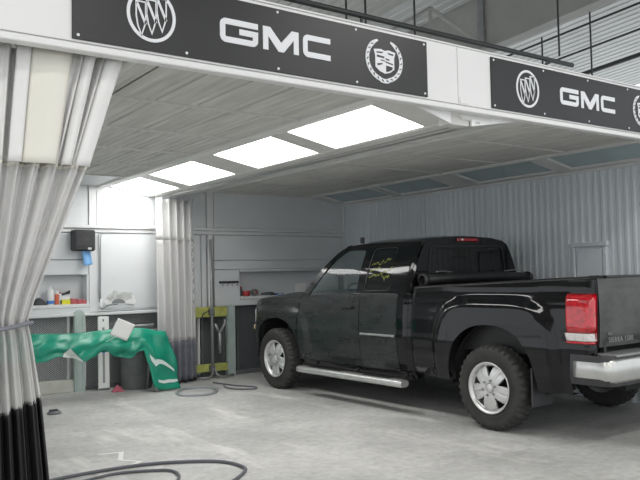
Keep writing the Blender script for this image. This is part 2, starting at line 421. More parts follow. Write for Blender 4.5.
# central beam between the bays, flat underside with curtain track
beam = snode('trim_2')
MB().cbox(4.155, 4.505, YF + .06, YB, 2.655, 2.93, .012).build('beam_casing', 'lamp_frame', beam)
MB().cbox(4.30, 4.36, YF + .06, YB, 2.630, 2.655, .006).build('curtain_track', 'zinc', beam)
MB().cbox(4.04, 4.265, YF + .085, YF + .20, 2.61, 2.72, .006).build('beam_stub', 'ceiling_metal', beam)

# sloping light rows: separate fixtures, frame plus diffuser
def lamp_row(x0, z0, x1, z1, spans, on, labels, group):
    dx, dz = x1 - x0, z1 - z0; Ln = math.hypot(dx, dz); nx, nz = dz / Ln, -dx / Ln
    if nz > 0: nx, nz = -nx, -nz
    def at(s, y, d): return (x0 + dx * s + nx * d, y, z0 + dz * s + nz * d)
    for (ya, yb, ga, gb), lab in zip(spans, labels):
        t = thing('ceiling_light', lab, 'ceiling light', ((x0 + x1) / 2, (ya + yb) / 2, min(z0, z1)), group=group)
        ox, oy, oz = t.location
        def part(name, s0, s1, y0, y1, d0, d1, m):
            v = [at(s, y, d) for d in (d0, d1) for y in (y0, y1) for s in (s0, s1)]
            v = [(a - ox, b - oy, c - oz) for a, b, c in v]
            return fixn(MB().add(v, [(0, 2, 3, 1), (4, 5, 7, 6), (0, 1, 5, 4), (2, 6, 7, 3), (0, 4, 6, 2), (1, 3, 7, 5)]).build(name, m, t))
        part('diffuser', 0.0, 1.0, ya, yb, -.030, -.022, 'lamp_on' if on else 'lamp_off')
        part('end_bar', 0, 1, yb, gb, -.035, .006, 'lamp_frame'); part('end_bar', 0, 1, ga, ya, -.035, .006, 'lamp_frame')
        part('side_bar', 0, .022, ya, yb, -.032, .006, 'lamp_frame'); part('side_bar', .978, 1, ya, yb, -.032, .006, 'lamp_frame')
sp = [(10.06, 9.01), (8.69, 7.49), (6.98, 5.83), (5.55, 4.36)]
edges = [YB, 8.85, 7.235, 5.69, YF + .1]
spans = [(b, a, edges[i + 1] + .002, edges[i] - .002) for i, (a, b) in enumerate(sp)]
lamp_row(3.587, 2.78, 4.153, 2.668, spans, True,
         ['lit ceiling light panel above the folded back curtain, against the back wall', 'lit ceiling light panel second from the back wall in the lit row',
          'lit ceiling light panel third from the back wall in the lit row', 'lit ceiling light panel right behind the fascia with the black sign boards'], 'lit light panels in the left bay ceiling')
sp = [(9.85, 8.62), (8.43, 7.31), (6.85, 5.62), (5.40, 4.25)]
edges = [YB, 8.53, 7.10, 5.52, YF + .1]
spans = [(b, a, edges[i + 1] + .002, edges[i] - .002) for i, (a, b) in enumerate(sp)]
lamp_row(6.932, 2.78, 7.50, 2.672, spans, False,
         ['unlit blue-grey ceiling light panel over the corrugated wall in the back corner', 'unlit blue-grey ceiling light panel second from the back corner over the corrugated wall',
          'unlit blue-grey ceiling light panel third from the back corner over the corrugated wall', 'unlit blue-grey ceiling light panel over the corrugated wall just behind the fascia'], 'unlit light panels along the corrugated wall')
cbx('lamp_shelf', 7.505, XR, YF + .06, YB, 2.672, 2.70, 'lamp_frame')
sp = [(9.9, 8.5), (8.3, 6.9), (6.7, 5.3), (5.1, 4.2)]
edges = [YB, 8.4, 6.8, 5.2, YF + .1]
spans = [(b, a, edges[i + 1] + .002, edges[i] - .002) for i, (a, b) in enumerate(sp)]
lamp_row(5.018, 2.775, 4.508, 2.672, spans, False,
         ['unlit grey light panel on the far side of the central beam, against the back wall', 'unlit grey light panel beyond the central beam, second from the back wall',
          'unlit grey light panel beyond the central beam, third from the back wall', 'unlit grey light panel on the far side of the central beam, behind the fascia'], 'unlit light panels beside the central beam')
# white triangular end plates closing the light rows behind the fascia
for pts in ([(3.50, 2.755), (4.04, 2.61), (4.04, 2.80), (3.50, 2.80)], [(4.265, 2.61), (4.80, 2.70), (4.80, 2.80), (4.265, 2.80)]):
    fixn(MB().extrude_poly(pts, lambda u, v, d: (u, YF + d, v), .062, .080).build('end_plate', 'fascia_white', beam))

# fascia beam over the opening
fa = snode('trim_1')
Z0, Z1 = 2.695, 3.182
for x0, x1 in ((-2.6, .62), (.625, 4.06), (4.065, 7.75), (7.755, 9.0)):
    MB().cbox(x0, x1, YF, YF + .05, 2.745, Z1, .003).build('fascia_panel', 'fascia_white', fa)
MB().cbox(-2.6, 9.0, YF - .02, YF + .055, Z0, 2.735, .006).build('bottom_trim', 'fascia_white', fa)
MB().cbox(-2.6, 9.0, YF - .012, YF + .08, Z1, Z1 + .012, .003).build('top_cap', 'fascia_white', fa)
MB().cbox(4.075, 4.16, YF - .006, YF, 2.755, 2.80, .002).build('cover_tab', 'fascia_white', fa)
MB().cbox(-2.6, 9.0, YF + .02, YF + .06, 2.735, 2.75, .002).build('joint_strip', 'steel_grey', fa)

# high shop roof over the booth, sloping down towards the back
rf = snode('ceiling_shop_roof')
def zr(y, z0=5.95): return z0 - .065 * (y - 7)
def roof_sheet(x0, x1, m, step):
    prof = []; x = x0
    while x < x1 - 1e-6:
        prof += [(x, 0), (x + step * .55, 0), (x + step * .62, .02), (x + step * .93, .02)]; x += step
    prof = [q for q in prof if q[0] < x1] + [(x1, 0)]; n = len(prof); ya, yb = -12, 14
    v = [(a, ya, zr(ya) + b) for a, b in prof] + [(a, yb, zr(yb) + b) for a, b in prof]
    return obj('deck_sheet', v, [(i, n + i, n + i + 1, i + 1) for i in range(n - 1)], m, rf)
for k in range(15): roof_sheet(-14 + 2 * k, -12 + 2 * k, 'roof_deck' if k < 11 else 'roof_panel', .20)
def rline(name, x, h, w, z_off, ya=-12, yb=14, m='girder'):
    v = []
    for yy in (ya, yb):
        for dx in (-w / 2, w / 2):
            for dz in (0, h): v.append((x + dx, yy, zr(yy, z_off) + dz))
    return fixn(obj(name, v, [(0, 1, 3, 2), (4, 6, 7, 5), (0, 4, 5, 1), (2, 3, 7, 6), (0, 2, 6, 4), (1, 5, 7, 3)], m, rf))
for x, zz in ((8.95, 5.07), (2.6, 5.07), (-3.8, 5.07)):
    rline('girder_web', x, .97, .03, zz); rline('girder_flange', x, .035, .22, zz - .035); rline('girder_flange', x, .035, .22, zz + .93)
for x, zz, w in ((10.0, 5.26, .026), (10.05, 4.90, .026), (11.0, 4.84, .06)): rline('conduit', x, w, w, zz, m='pipe_black')
# cross purlins under the deck
for yy in (2.5, 5.0, 10.5, 13):
    MB().box(-14, 16, yy - .04, yy + .04, zr(yy) - .14, zr(yy) - .005).build('purlin', 'girder', rf)
# girder posts / bracing seen above the fascia
MB().cbox(8.88, 8.94, 7.95, 8.07, 4.6, 5.9, .006).build('stiffener_post', 'steel_grey', rf)
for p0, p1, r in (((7.68, 7.9, 5.41), (8.9, 7.9, 5.02), .035), ((7.69, 7.9, 5.41), (7.69, 7.9, 4.7), .03), ((7.68, 7.9, 5.41), (5.9, 7.9, 4.3), .03)):
    MB().tube([p0, p1], r, 6).build('brace', 'girder', rf)
for x, yy, z0, z1 in ((8.41, 6.2, 4.37, 5.99), (9.42, 6.4, 4.2, 5.97), (9.35, 7.2, 4.6, 5.06), (5.96, 7.3, 4.2, 5.9), (6.81, 7.3, 4.2, 5.9), (5.65, 7.3, 4.2, 5.9)):
    MB().tube([(x, yy, z0), (x, yy, z1)], .014, 6).build('hanger_rod', 'pipe_black', rf)
pp = MB().tube([(0.3, 4.46, 3.50), (6.25, 4.46, 3.50)], .022, 10).build('sprinkler_pipe', 'pipe_black', None, True)
tag(pp, 'long black steel pipe running along the top of the white fascia', 'pipe')
for x in (1.2, 3.6, 5.85): MB().tube([(x, 4.46, 3.0), (x, 4.46, 3.49)], .012, 6).build('pipe_support', 'pipe_black', pp)

# unseen lamps added high over the open floor to brighten the booth front
lamp0 = None
for i, (x, yy) in enumerate(((-1.5, 1.0), (2.2, -1.2), (5.8, 0.6), (-3.5, -4.0), (3.0, -5.5), (8.0, -4.0))):
    t = thing('fill_lamp', 'long white fill lamp added unseen high over the open floor', 'ceiling light', (x, yy, 5.0), group='added fill lamps over the open floor')
    MB().add([(-.62, -.16, 0), (.62, -.16, 0), (.62, .16, 0), (-.62, .16, 0), (-.6, -.06, .09), (.6, -.06, .09), (.6, .06, .09), (-.6, .06, .09)],
             [(0, 1, 5, 4), (1, 2, 6, 5), (2, 3, 7, 6), (3, 0, 4, 7), (4, 5, 6, 7)]).build('reflector', 'fascia_white', t)
    MB().tube([(-.5, 0, .06), (-.5, 0, 1.0)], .01, 6).build('hanger', 'pipe_black', t); MB().tube([(.5, 0, .06), (.5, 0, 1.0)], .01, 6).build('hanger', 'pipe_black', t)
    ld = bpy.data.lights.new('fill_light', 'AREA'); ld.shape = 'RECTANGLE'; ld.size = 1.2; ld.size_y = .3; ld.energy = FILL_WATTS; ld.color = (1, .98, .95)
    lo = bpy.data.objects.new('fill_light', ld); C.objects.link(lo); lo.parent = t; lo.location = (0, 0, -.01)

# ------------------------------------------------------------------ sign boards with emblems
def stroke(mb, pts, w, fn, closed=False, d0=0.0, d1=.004):
    P = [Vector(p) for p in pts]; n = len(P); Lft, Rgt = [], []
    ws = w if isinstance(w, (list, tuple)) else [w] * n
    for i in range(n):
        a = P[i - 1] if (i or closed) else None; b = P[(i + 1) % n] if (i < n - 1 or closed) else None
        d1_ = (P[i] - a).normalized() if a is not None else None; d2_ = (b - P[i]).normalized() if b is not None else None
        if d1_ is None: d1_ = d2_
        if d2_ is None: d2_ = d1_
        n1 = Vector((-d1_.y, d1_.x)); n2 = Vector((-d2_.y, d2_.x)); m = (n1 + n2)
        m = m.normalized() if m.length > 1e-4 else n1
        k = min(1 / max(.35, m.dot(n1)), 2.2) * ws[i] / 2
        Lft.append(P[i] + m * k); Rgt.append(P[i] - m * k)
    v = [fn(q.x, q.y, d) for d in (d0, d1) for q in Lft + Rgt]; f = []
    R = range(n if closed else n - 1)
    for i in R:
        j = (i + 1) % n
        f += [(i, j, n + j, n + i), (2 * n + i, 3 * n + i, 3 * n + j, 2 * n + j), (i, 2 * n + i, 2 * n + j, j), (n + i, n + j, 3 * n + j, 3 * n + i)]
    if not closed: f += [(0, n, 3 * n, 2 * n), (n - 1, 3 * n - 1, 4 * n - 1, 2 * n - 1)]
    mb.add(v, f)
def make_sign(x0, label):
    t = thing('sign_board', label, 'sign', (x0, YF, 2.757), group='black sign boards on the white fascia')
    Wd, Hg = 2.55, .402; zc = .208
    MB().cbox(0, Wd, -.012, 0, 0, Hg, .002).build('board', 'sign_black', t)
    def fn0(ox, oz): return lambda u, v, d: (ox + u, -.012 - d, oz + v)
    # tri-shield emblem
    e = bpy.data.objects.new('shield_emblem', None); C.objects.link(e); e.parent = t
    R = .146; cx, cz_ = .440, zc - .006; fn = fn0(cx, cz_)
    mb = MB(); stroke(mb, [(R * .93 * math.cos(2 * math.pi * k / 48), R * .98 * math.sin(2 * math.pi * k / 48)) for k in range(48)], .019, fn, True); fixn(mb.build('ring', 'sign_white', e))
    for (sx, sz) in ((-.65, .46), (-.21, .59), (.23, .73)):
        pts = [(0, 0), (.40, 0), (.40, -.62), (.36, -.88), (.22, -1.30), (.07, -.95), (0, -.55)]
        pts = [((sx + a) * R * .95, (sz + b) * R) for a, b in pts]
        mb = MB(); stroke(mb, pts, .008, fn, True)
        stroke(mb, [((sx + .03) * R * .95, (sz - .05) * R), ((sx + .40) * R * .95, (sz - .86) * R)], .014, fn); fixn(mb.build('shield', 'sign_white', e))
    # three block letters
    gx, gz, Lw, Lh, s = .868, zc - .079, .80, .146, .036
    def letter(pts, ox):
        fn = fn0(gx + ox, gz); mb = MB(); stroke(mb, pts, s, fn); fixn(mb.build('letter', 'sign_white', t))
    h = s / 2; w = .262
    def arc(cx, cz, r, a0, a1, n=4): return [(cx + r * math.cos(math.radians(a0 + (a1 - a0) * k / n)), cz + r * math.sin(math.radians(a0 + (a1 - a0) * k / n))) for k in range(n + 1)]
    r = .022
    letter([(w, Lh - h)] + arc(h + r, Lh - h - r, r, 90, 180) + arc(h + r, h + r, r, 180, 270) + arc(w - h - r, h + r, r, 270, 360)[:-1] + [(w - h, Lh * .52), (w * .50, Lh * .52)], 0)
    fnM = fn0(gx + .297, gz)
    M_ = [(0, 0), (0, Lh), (.052, Lh), (.132, .058), (.212, Lh), (.264, Lh), (.264, 0), (.226, 0), (.226, .088), (.152, 0), (.112, 0), (.038, .088), (.038, 0)]
    fixn(MB().extrude_poly(M_, fnM, 0, .004).build('letter', 'sign_white', t))
    letter([(w - .045, Lh - h)] + arc(h + r, Lh - h - r, r, 90, 180) + arc(h + r, h + r, r, 180, 270) + [(w - .045, h)], .594)
    # wreath and crest emblem
    e = bpy.data.objects.new('wreath_emblem', None); C.objects.link(e); e.parent = t
    cx, cz_ = 2.142, zc + .0; fn = fn0(cx, cz_); A, B = .152, .142
    for sg in (1, -1):
        N = 30; pts = []; ws = []
        for k in range(N + 1):
            a = math.radians(-90 + sg * 158 * k / N); q = 1 + (.04 if k < 3 else 0)
            pts.append((A * math.cos(a), B * q * math.sin(a))); ws.append(.030 if k < N - 4 else .030 - .004 * (k - N + 4))
        # leaf pairs: the band is broken into leaves by small gaps
        for k in range(0, N, 3):
            mb = MB(); stroke(mb, pts[k:k + 4], ws[k:k + 4], fn); 
            fixn(mb.build('leaf', 'sign_white', e))
            if k < N - 4:
                m_ = MB(); a, b = Vector(pts[k + 1]), Vector(pts[k + 2]); nn = Vector(((b - a).y, -(b - a).x)).normalized() * .006
                stroke(m_, [a - nn, b + nn], .006, lambda u, v, d: fn(u, v, d + .0035)); fixn(m_.build('leaf_vein', 'sign_black', e))
    crest = [(-.083, .078), (-.03, .088), (0, .078), (.03, .088), (.083, .078), (.072, .03), (.072, -.055), (.04, -.085), (0, -.10), (-.04, -.085), (-.072, -.055), (-.072, .03)]
    fnc = lambda u, v, d: fn(u * 1.18 + .003, v * .9 - .006, d)
    cr = fixn(MB().extrude_poly(crest, fnc, 0, .004).build('crest', 'sign_white', e))
    for q in ([(-.065, .062), (-.01, .068), (-.02, .056), (-.06, .052)], [(.02, .068), (.068, .062), (.062, .05), (.03, .055)], [(-.06, .038), (-.005, .032), (-.005, .018), (-.06, .022)],
              [(-.03, .006), (.0, .002), (.0, -.006), (-.03, -.002)], [(.005, .022), (.035, .016), (.035, .006), (.005, .010)], [(.005, -.002), (.062, -.014), (.062, -.024), (.005, -.012)],
              [(-.06, -.03), (-.02, -.02), (-.02, -.03), (-.055, -.045)], [(.008, -.035), (.06, -.04), (.055, -.06), (.03, -.078), (.008, -.085)]):
        fixn(MB().extrude_poly(q, lambda u, v, d: fnc(u, v, d + .004), 0, .0012).build('crest_bar', 'sign_black', e))
    for k in range(5):
        for zz in (.022, Hg - .022):
            MB().lathe([(.0001, -.017), (.008, -.016), (.009, -.012)], 8, 'y', (.03 + k * (Wd - .06) / 4, 0, zz)).build('rivet', 'sign_white', t)
    return t
make_sign(1.19, 'black sign board beside the gathered curtain, white emblems and block letters')
make_sign(4.42, 'black sign board over the pickup bed, white emblems and block letters').scale.x = .968

# ------------------------------------------------------------------ pickup truck (local: x forward, y left, z up; origin under rear axle)
TA = math.radians(-1.945)
truck = thing('pickup_truck', 'black extended-cab pickup truck with dusty sanded doors parked in the right bay', 'truck', (6.378, 4.867, 0), math.pi / 2 - TA)
WB = 3.645
PZ = [(.36, .885), (.44, .935), (.56, .962), (.70, .975), (.82, .985), (.86, .978), (1.0, .976), (1.12, .966), (1.22, .950), (1.30, .928), (1.42, .915)]
CZ = 1.085
def cz(z): return 1.27 + (z - 1.27) * CZ if z > 1.27 else z
def belt(x): return 1.262 - .042 * sstep(1.95, 3.05, x)
def sstep(a, b, x):
    t = max(0, min(1, (x - a) / (b - a))); return t * t * (3 - 2 * t)
def ybody(x, z):
    if z > 1.27 and x > 1.12: q = (z - 1.27) / CZ; y = .934 - .17 * q - .45 * q ** 2
    else: y = smooth_tab(PZ, z)
    for cx, wx, zt_, am in ((0.03, .76, .86, .050), (WB, .74, .70, .036)):
        e = (abs(x - cx) / wx) ** 4 + (max(0, z - .40) / zt_) ** 4
        y += am * (1 - sstep(.62, 1.05, e))
    if 1.125 < x < 1.22: y -= .045 * ((1.22 - x) / .085) ** 2
    if 1.0 < x <= 1.125: y -= .02 * ((x - 1.06) / .055) ** 2 if x > 1.06 else 0
    if x > 3.75: y -= .26 * ((x - 3.75) / .8) ** 2.2
    if x < -.85: y -= .05 * ((-.85 - x) / .3) ** 2
    return y
AR = .525
def arch(x, cx):
    d = abs(x - cx) / AR
    return .40 + (.585 if cx < 1 else .535) * (1 - d ** 2.4) ** (1 / 2.4) if d < 1 else 0
def rail_z(x): return 1.325 + (1.10 - x) * .040
def hood_edge(x): return 1.225 - .055 * ((x - 3.1) / 1.4) - .12 * max(0, (x - 4.0) / .5) ** 2.2
def skin(name, x0, x1, zb, ztop, m, side=1, nx=28, nz=26, cxs=(), th=.012, cap=None):
    xs = [x0 + (x1 - x0) * i / nx for i in range(nx + 1)]
    for cx in cxs:
        ext = [cx + AR * math.cos(math.pi * k / 44) for k in range(45)]
        xs = [x for x in xs if abs(x - cx) > AR + .004] + [e for e in ext if x0 <= e <= x1] + [e for e in (cx - AR - .002, cx + AR + .002) if x0 <= e <= x1]
    xs = sorted(set(round(x, 5) for x in xs)); v = []; n = len(xs)
    for j in range(nz + 1):
        for x in xs:
            b = zb(x) if callable(zb) else zb
            for cx in cxs: b = max(b, arch(x, cx))
            tz = ztop(x) if callable(ztop) else ztop
            z = b + (tz - b) * j / nz; v.append((x, side * ybody(x, z), z))
    f = [(j * n + i, j * n + i + 1, (j + 1) * n + i + 1, (j + 1) * n + i) for j in range(nz) for i in range(n - 1)]
    if side > 0: f = [tuple(reversed(q)) for q in f]
    # flange turned inwards along the lower edge (wheel-arch lip)
    k = len(v)
    for i, x in enumerate(xs): a = v[i]; v.append((a[0], a[1] - side * .09, a[2] + .004))
    for i in range(n - 1):
        q = (i, i + 1, k + i + 1, k + i); f.append(q if side > 0 else tuple(reversed(q)))
    if cap:
        k2 = len(v); top = nz * n
        for i, x in enumerate(xs): a = v[top + i]; v.append((a[0], a[1] - side * cap * .5, a[2] + .012))
        for i, x in enumerate(xs): a = v[top + i]; v.append((a[0], a[1] - side * cap, a[2] - .004))
        for i in range(n - 1):
            for (p0, p1) in ((top, k2), (k2, k2 + n)):
                q = (p0 + i, p0 + i + 1, p1 + i + 1, p1 + i); f.append(tuple(reversed(q)) if side > 0 else q)
    o = obj(name, v, f, m, truck); smooth_angle(o, 40); return o
rock = lambda x: .40
for sd in (1, -1):
    skin('front_fender', 3.135, 4.50, lambda x: .40 if x < WB else .56 + .0 * x, hood_edge, 'paint_dusty' if sd > 0 else 'paint_black', sd, 40, 24, (WB,))
    fd = skin('front_door', 1.958, 3.127, lambda x: .43, belt, 'paint_dusty', sd, 28, 26)
    rd = skin('rear_door', 1.325, 1.948, lambda x: .43, 1.265, 'paint_dusty', sd, 18, 26)
    skin('cab_corner', 1.135, 1.317, lambda x: .40, 1.265, 'paint_black', sd, 8, 26)
    skin('rocker', 1.14, 3.12, lambda x: .36, .425, 'paint_black', sd, 10, 3)
    bs = skin('bed_side', -.822, 1.115, lambda x: .42, rail_z, 'paint_black', sd, 70, 34, (0.03,), cap=.10)
    # rail cap
    v = []; 
    for i in range(21):
        x = -1.09 + 2.19 * i / 20; z = rail_z(x); y = ybody(x, z)
        v += [(x, sd * (y - .012), z + .004), (x, sd * (y - .018), z + .022), (x, sd * (y - .085), z + .026), (x, sd * (y - .10), z)]
    f = [(i * 4 + k, i * 4 + k + 1, i * 4 + k + 5, i * 4 + k + 4) for i in range(20) for k in range(3)]
    fixn(obj('rail_cap', v, f, 'trim_black', bs, True))
    # doors: belt moulding, lower moulding, handle
    for dr, x0, x1 in ((fd, 1.97, 3.03), (rd, 1.34, 1.94)):
        MB().add(*grid(12, 2, lambda u, w: (x0 + (x1 - x0) * u, sd * (ybody(x0 + (x1 - x0) * u, 1.26) + .006 - .008 * abs(w - .5)), belt(x0 + (x1 - x0) * u) - .012 + .020 * w))).build('belt_moulding', 'trim_black', dr)
    MB().add(*grid(12, 3, lambda u, w: (1.345 + .575 * u, sd * (ybody(1.6, .81) + .004 + .012 * math.sin(math.pi * w)), .795 + .028 * w))).build('side_moulding', 'alu_step' if sd > 0 else 'trim_black', rd)
    hp = [(2.06 + .19 * t, sd * (ybody(2.1, 1.1) + .012 + .028 * math.sin(math.pi * t)), 1.105) for t in [k / 8 for k in range(9)]]
    MB().tube(hp, .014, 8).build('handle', 'paint_black', fd, True)
    # wheel wells
    for cx in (0.03, WB):
        v, f = grid(20, 3, lambda u, w: (cx + (AR + .03) * math.cos(math.pi * u), sd * (.45 + .47 * w), .38 + (AR + .10) * math.sin(math.pi * u)))
        o = obj('wheel_liner', v, f, 'liner_black', truck, True)
        n_ = 21; vv = [(cx + (AR + .03) * math.cos(math.pi * k / 20), sd * .45, .38 + (AR + .10) * math.sin(math.pi * k / 20)) for k in range(21)]
        obj('wheel_liner', vv, [tuple(range(21))], 'liner_black', truck)
    # running board with brackets and end caps
    rb = MB(); N = 14; pr = [(math.copysign(abs(math.cos(2 * math.pi * (k + .5) / N)) ** .7, math.cos(2 * math.pi * (k + .5) / N)) * .075, math.copysign(abs(math.sin(2 * math.pi * (k + .5) / N)) ** .7, math.sin(2 * math.pi * (k + .5) / N)) * .042) for k in range(N)]
    v = []; xs = [1.10, 1.115, 1.14, 2.94, 2.965, 2.98]; sc = [.75, .95, 1, 1, .95, .75]
    for x, s in zip(xs, sc): v += [(x, sd * (1.085 + a * s), .332 + b * s) for a, b in pr]
    f = [(i * N + k, i * N + (k + 1) % N, (i + 1) * N + (k + 1) % N, (i + 1) * N + k) for i in range(5) for k in range(N)] + [tuple(range(N)), tuple(5 * N + k for k in range(N))]
    rb = fixn(obj('running_board', v, f, 'alu_step', truck)); smooth_angle(rb, 40)
    for x0, x1 in ((1.30, 1.75), (2.15, 2.75)): MB().cbox(x0, x1, sd * 1.085 - .04, sd * 1.085 + .04, .366, .377, .003).build('step_pad', 'trim_black', rb)
    for x in (1.25, 2.05, 2.85): MB().tube([(x, sd * .80, .46), (x, sd * .98, .35), (x, sd * 1.06, .335)], .02, 6).build('bracket', 'liner_black', rb)
    MB().box(1.2, 3.1, min(sd * .70, sd * .88), max(sd * .70, sd * .88), .34, .46).build('sill', 'liner_black', truck)
    # mud flap
    MB().cbox(-.445, -.425, min(sd * .70, sd * .99), max(sd * .70, sd * .99), .27, .62, .004).build('mud_flap', 'dark_rubber', truck)
# cab shell: side glass surround with window openings
WF = rpoly([(2.97, belt(2.97) + .012), (2.03, 1.275), (2.03, cz(1.735)), (2.40, cz(1.735)), (2.60, cz(1.62))], [.03, .03, .05, .06, .2], 4)
WR = rpoly([(1.905, 1.295), (1.465, 1.305), (1.485, cz(1.745)), (1.885, cz(1.745))], .06, 5)
OUT = [(3.12, 1.218), (2.6, belt(2.6)), (2.2, belt(2.2)), (1.135, 1.262), (1.145, 1.50), (1.17, 1.79), (1.6, 1.80), (2.2, 1.80), (2.42, 1.785), (2.56, 1.72), (2.84, 1.495)]
OUT = [(x, cz(z)) for x, z in OUT]
def sliced(pts, tri, sd, inset):
    # cut a flat x-z polygon into thin z bands, then bend it onto the curved cab side
    bm = bmesh.new(); vs = [bm.verts.new((x, 0, z)) for x, z in pts]
    for t in tri: bm.faces.new([vs[i] for i in t])
    for k in range(14):
        bmesh.ops.bisect_plane(bm, geom=bm.verts[:] + bm.edges[:] + bm.faces[:], plane_co=(0, 0, 1.275 + .04 * k), plane_no=(0, 0, 1), dist=1e-5)
    for xx in (1.15, 1.165, 1.18, 1.195, 1.22):
        bmesh.ops.bisect_plane(bm, geom=bm.verts[:] + bm.edges[:] + bm.faces[:], plane_co=(xx, 0, 0), plane_no=(1, 0, 0), dist=1e-5)
    bm.verts.index_update()
    v = [(q.co.x, sd * (ybody(max(q.co.x, 1.13), q.co.z) - inset), q.co.z) for q in bm.verts]; f = [tuple(w.index for w in q.verts) for q in bm.faces]
    bm.free(); return v, f
def cab_side(sd):
    loops = [OUT, WF, WR]; flat = [p for l in loops for p in l]
    tri = tessellate_polygon([[Vector((p[0], p[1], 0)) for p in l] for l in loops])
    v, f = sliced([(x, z) for x, z in flat], tri, sd, 0.0)
    for l in (WF, WR):      # reveals
        n = len(l); b = len(v); v += [(x, sd * ybody(x, z), z) for x, z in l] + [(x, sd * (ybody(x, z) - .03), z) for x, z in l]
        f += [(b + i, b + (i + 1) % n, b + n + (i + 1) % n, b + n + i) for i in range(n)]
    return smooth_angle(fixn(obj('cab_side', v, f, 'paint_black', truck)), 30)
def side_glass(poly, sd, m, name, inset=.010):
    tri = tessellate_polygon([[Vector((p[0], p[1], 0)) for p in poly]])
    v, f = sliced(poly, tri, sd, inset)
    return smooth_angle(fixn(obj(name, v, f, m, truck)), 40)
for sd in (1, -1):
    cab_side(sd); side_glass(WF, sd, 'glass_front', 'door_glass')
    g = side_glass(WR, sd, 'glass_tint', 'rear_door_glass')
    ring = MB(); stroke(ring, WR, .008, lambda u, v, d: (u, sd * (ybody(u, v) - .004 + d), v), True, 0, .003); ring.build('glass_seal', 'seal_grey', g)
    if sd > 0:
        # illegible yellow marker scribble on the tinted glass
        rs = random.Random(3)
        for row, (xa, xb, z) in enumerate(((1.86, 1.56, 1.60), (1.87, 1.68, 1.52), (1.87, 1.62, 1.44), (1.64, 1.50, 1.50), (1.62, 1.52, 1.42))):
            pts = [(xa + (xb - xa) * k / 12, z + .045 * k / 12 + rs.uniform(-.028, .028)) for k in range(13)]
            s_m = MB(); stroke(s_m, pts, .0042, lambda u, v, d: (u, ybody(u, v) - .009 + d, v), False, 0, .001); fixn(s_m.build('marker_scribble', 'marker_yellow', g))
def roof_pt(u, w):
    y = (w * 2 - 1); s = abs(y); xr = 2.44 + .10 * (1 - y * y); xb = 1.15
    x = xb + (xr - xb) * u
    z = 1.765 + .105 * (1 - s ** 2.6) - .030 * max(0, (u - .72) / .28) ** 2 * (1 - s ** 3) - .018 * max(0, (.2 - u) / .2) ** 2
    yy = .722 * (y if s < .9 else math.copysign(.9 + (s - .9) * 1.0, y))
    return (x, yy, cz(z))
v, f = grid(24, 28, roof_pt); smooth_angle(fixn(obj('roof', v, f, 'paint_black', truck)), 60)
MB().box(1.2, 2.4, -.66, .66, 1.78, 1.81).build('headliner', 'interior', truck)
# windscreen between roof edge and cowl
def ws_pt(u, w):
    y = w * 2 - 1; xt, zt_, yt = 2.44 + .10 * (1 - y * y), 1.785 + .055 * (1 - abs(y) ** 3.2), .722 * y
    xb, zb, yb = 3.12 + .16 * (1 - y * y), 1.265 + .03 * (1 - y * y), .925 * y
    b = .035 * math.sin(math.pi * u)
    zt_ = cz(zt_); zb -= .045
    return (xt + (xb - xt) * u + b, yt + (yb - yt) * u, zt_ + (zb - zt_) * u + b * .4)
v, f = grid(12, 16, lambda u, w: ws_pt(.05 + .9 * u, .07 + .86 * w)); smooth_angle(fixn(obj('windscreen', v, f, 'glass_front', truck)), 60)
for sd in (0, 1):
    v, f = grid(12, 2, lambda u, w: ws_pt(u, (.08 * w if sd == 0 else .92 + .08 * w))); obj('pillar', v, f, 'paint_black', truck, True)
v, f = grid(2, 16, lambda u, w: ws_pt(.94 + .06 * u, w)); obj('cowl', v, f, 'trim_black', truck, True)
# rear cab wall with rear window
RW = rpoly([(-.66, 1.40), (.66, 1.40), (.60, 1.745), (-.60, 1.745)], .06, 5)
RO = [(-.93, 1.262), (.93, 1.262), (.885, 1.40), (.80, 1.60), (.745, 1.70), (.70, 1.765), (.62, 1.81), (.4, 1.84), (0, 1.852), (-.4, 1.84), (-.62, 1.81), (-.70, 1.765), (-.745, 1.70), (-.80, 1.60), (-.885, 1.40)]
RO = [(a, cz(b)) for a, b in RO]; RW = [(a, cz(b)) for a, b in RW]
tri = tessellate_polygon([[Vector((a, b, 0)) for a, b in l] for l in (RO, RW)])
cw = fixn(obj('cab_rear', [(1.142, a, b) for a, b in RO + RW], [tuple(t) for t in tri], 'paint_black', truck))
tri = tessellate_polygon([[Vector((a, b, 0)) for a, b in RW]])
obj('rear_window', [(1.150, a, b) for a, b in RW], [tuple(t) for t in tri], 'glass_tint', truck)
mb = MB(); stroke(mb, RW, .02, lambda u, v, d: (1.141 - d, u, v), True); fixn(mb.build('window_seal', 'trim_black', truck))
MB().box(1.15, 1.17, -.90, .90, .5, 1.38).build('cab_bulkhead', 'liner_black', truck)
sl = MB().cbox(1.118, 1.16, -.17, .19, 1.838, 1.88, .008).build('stop_lamp', 'lens_red_dark', truck)
for yy in (-.12, -.02, .08): MB().cbox(1.113, 1.119, yy, yy + .08, 1.847, 1.871, .002).build('stop_lens', 'lens_red', sl)
MB().cbox(1.112, 1.119, .10, .135, 1.847, 1.871, .002).build('cargo_lens', 'lens_clear', sl)
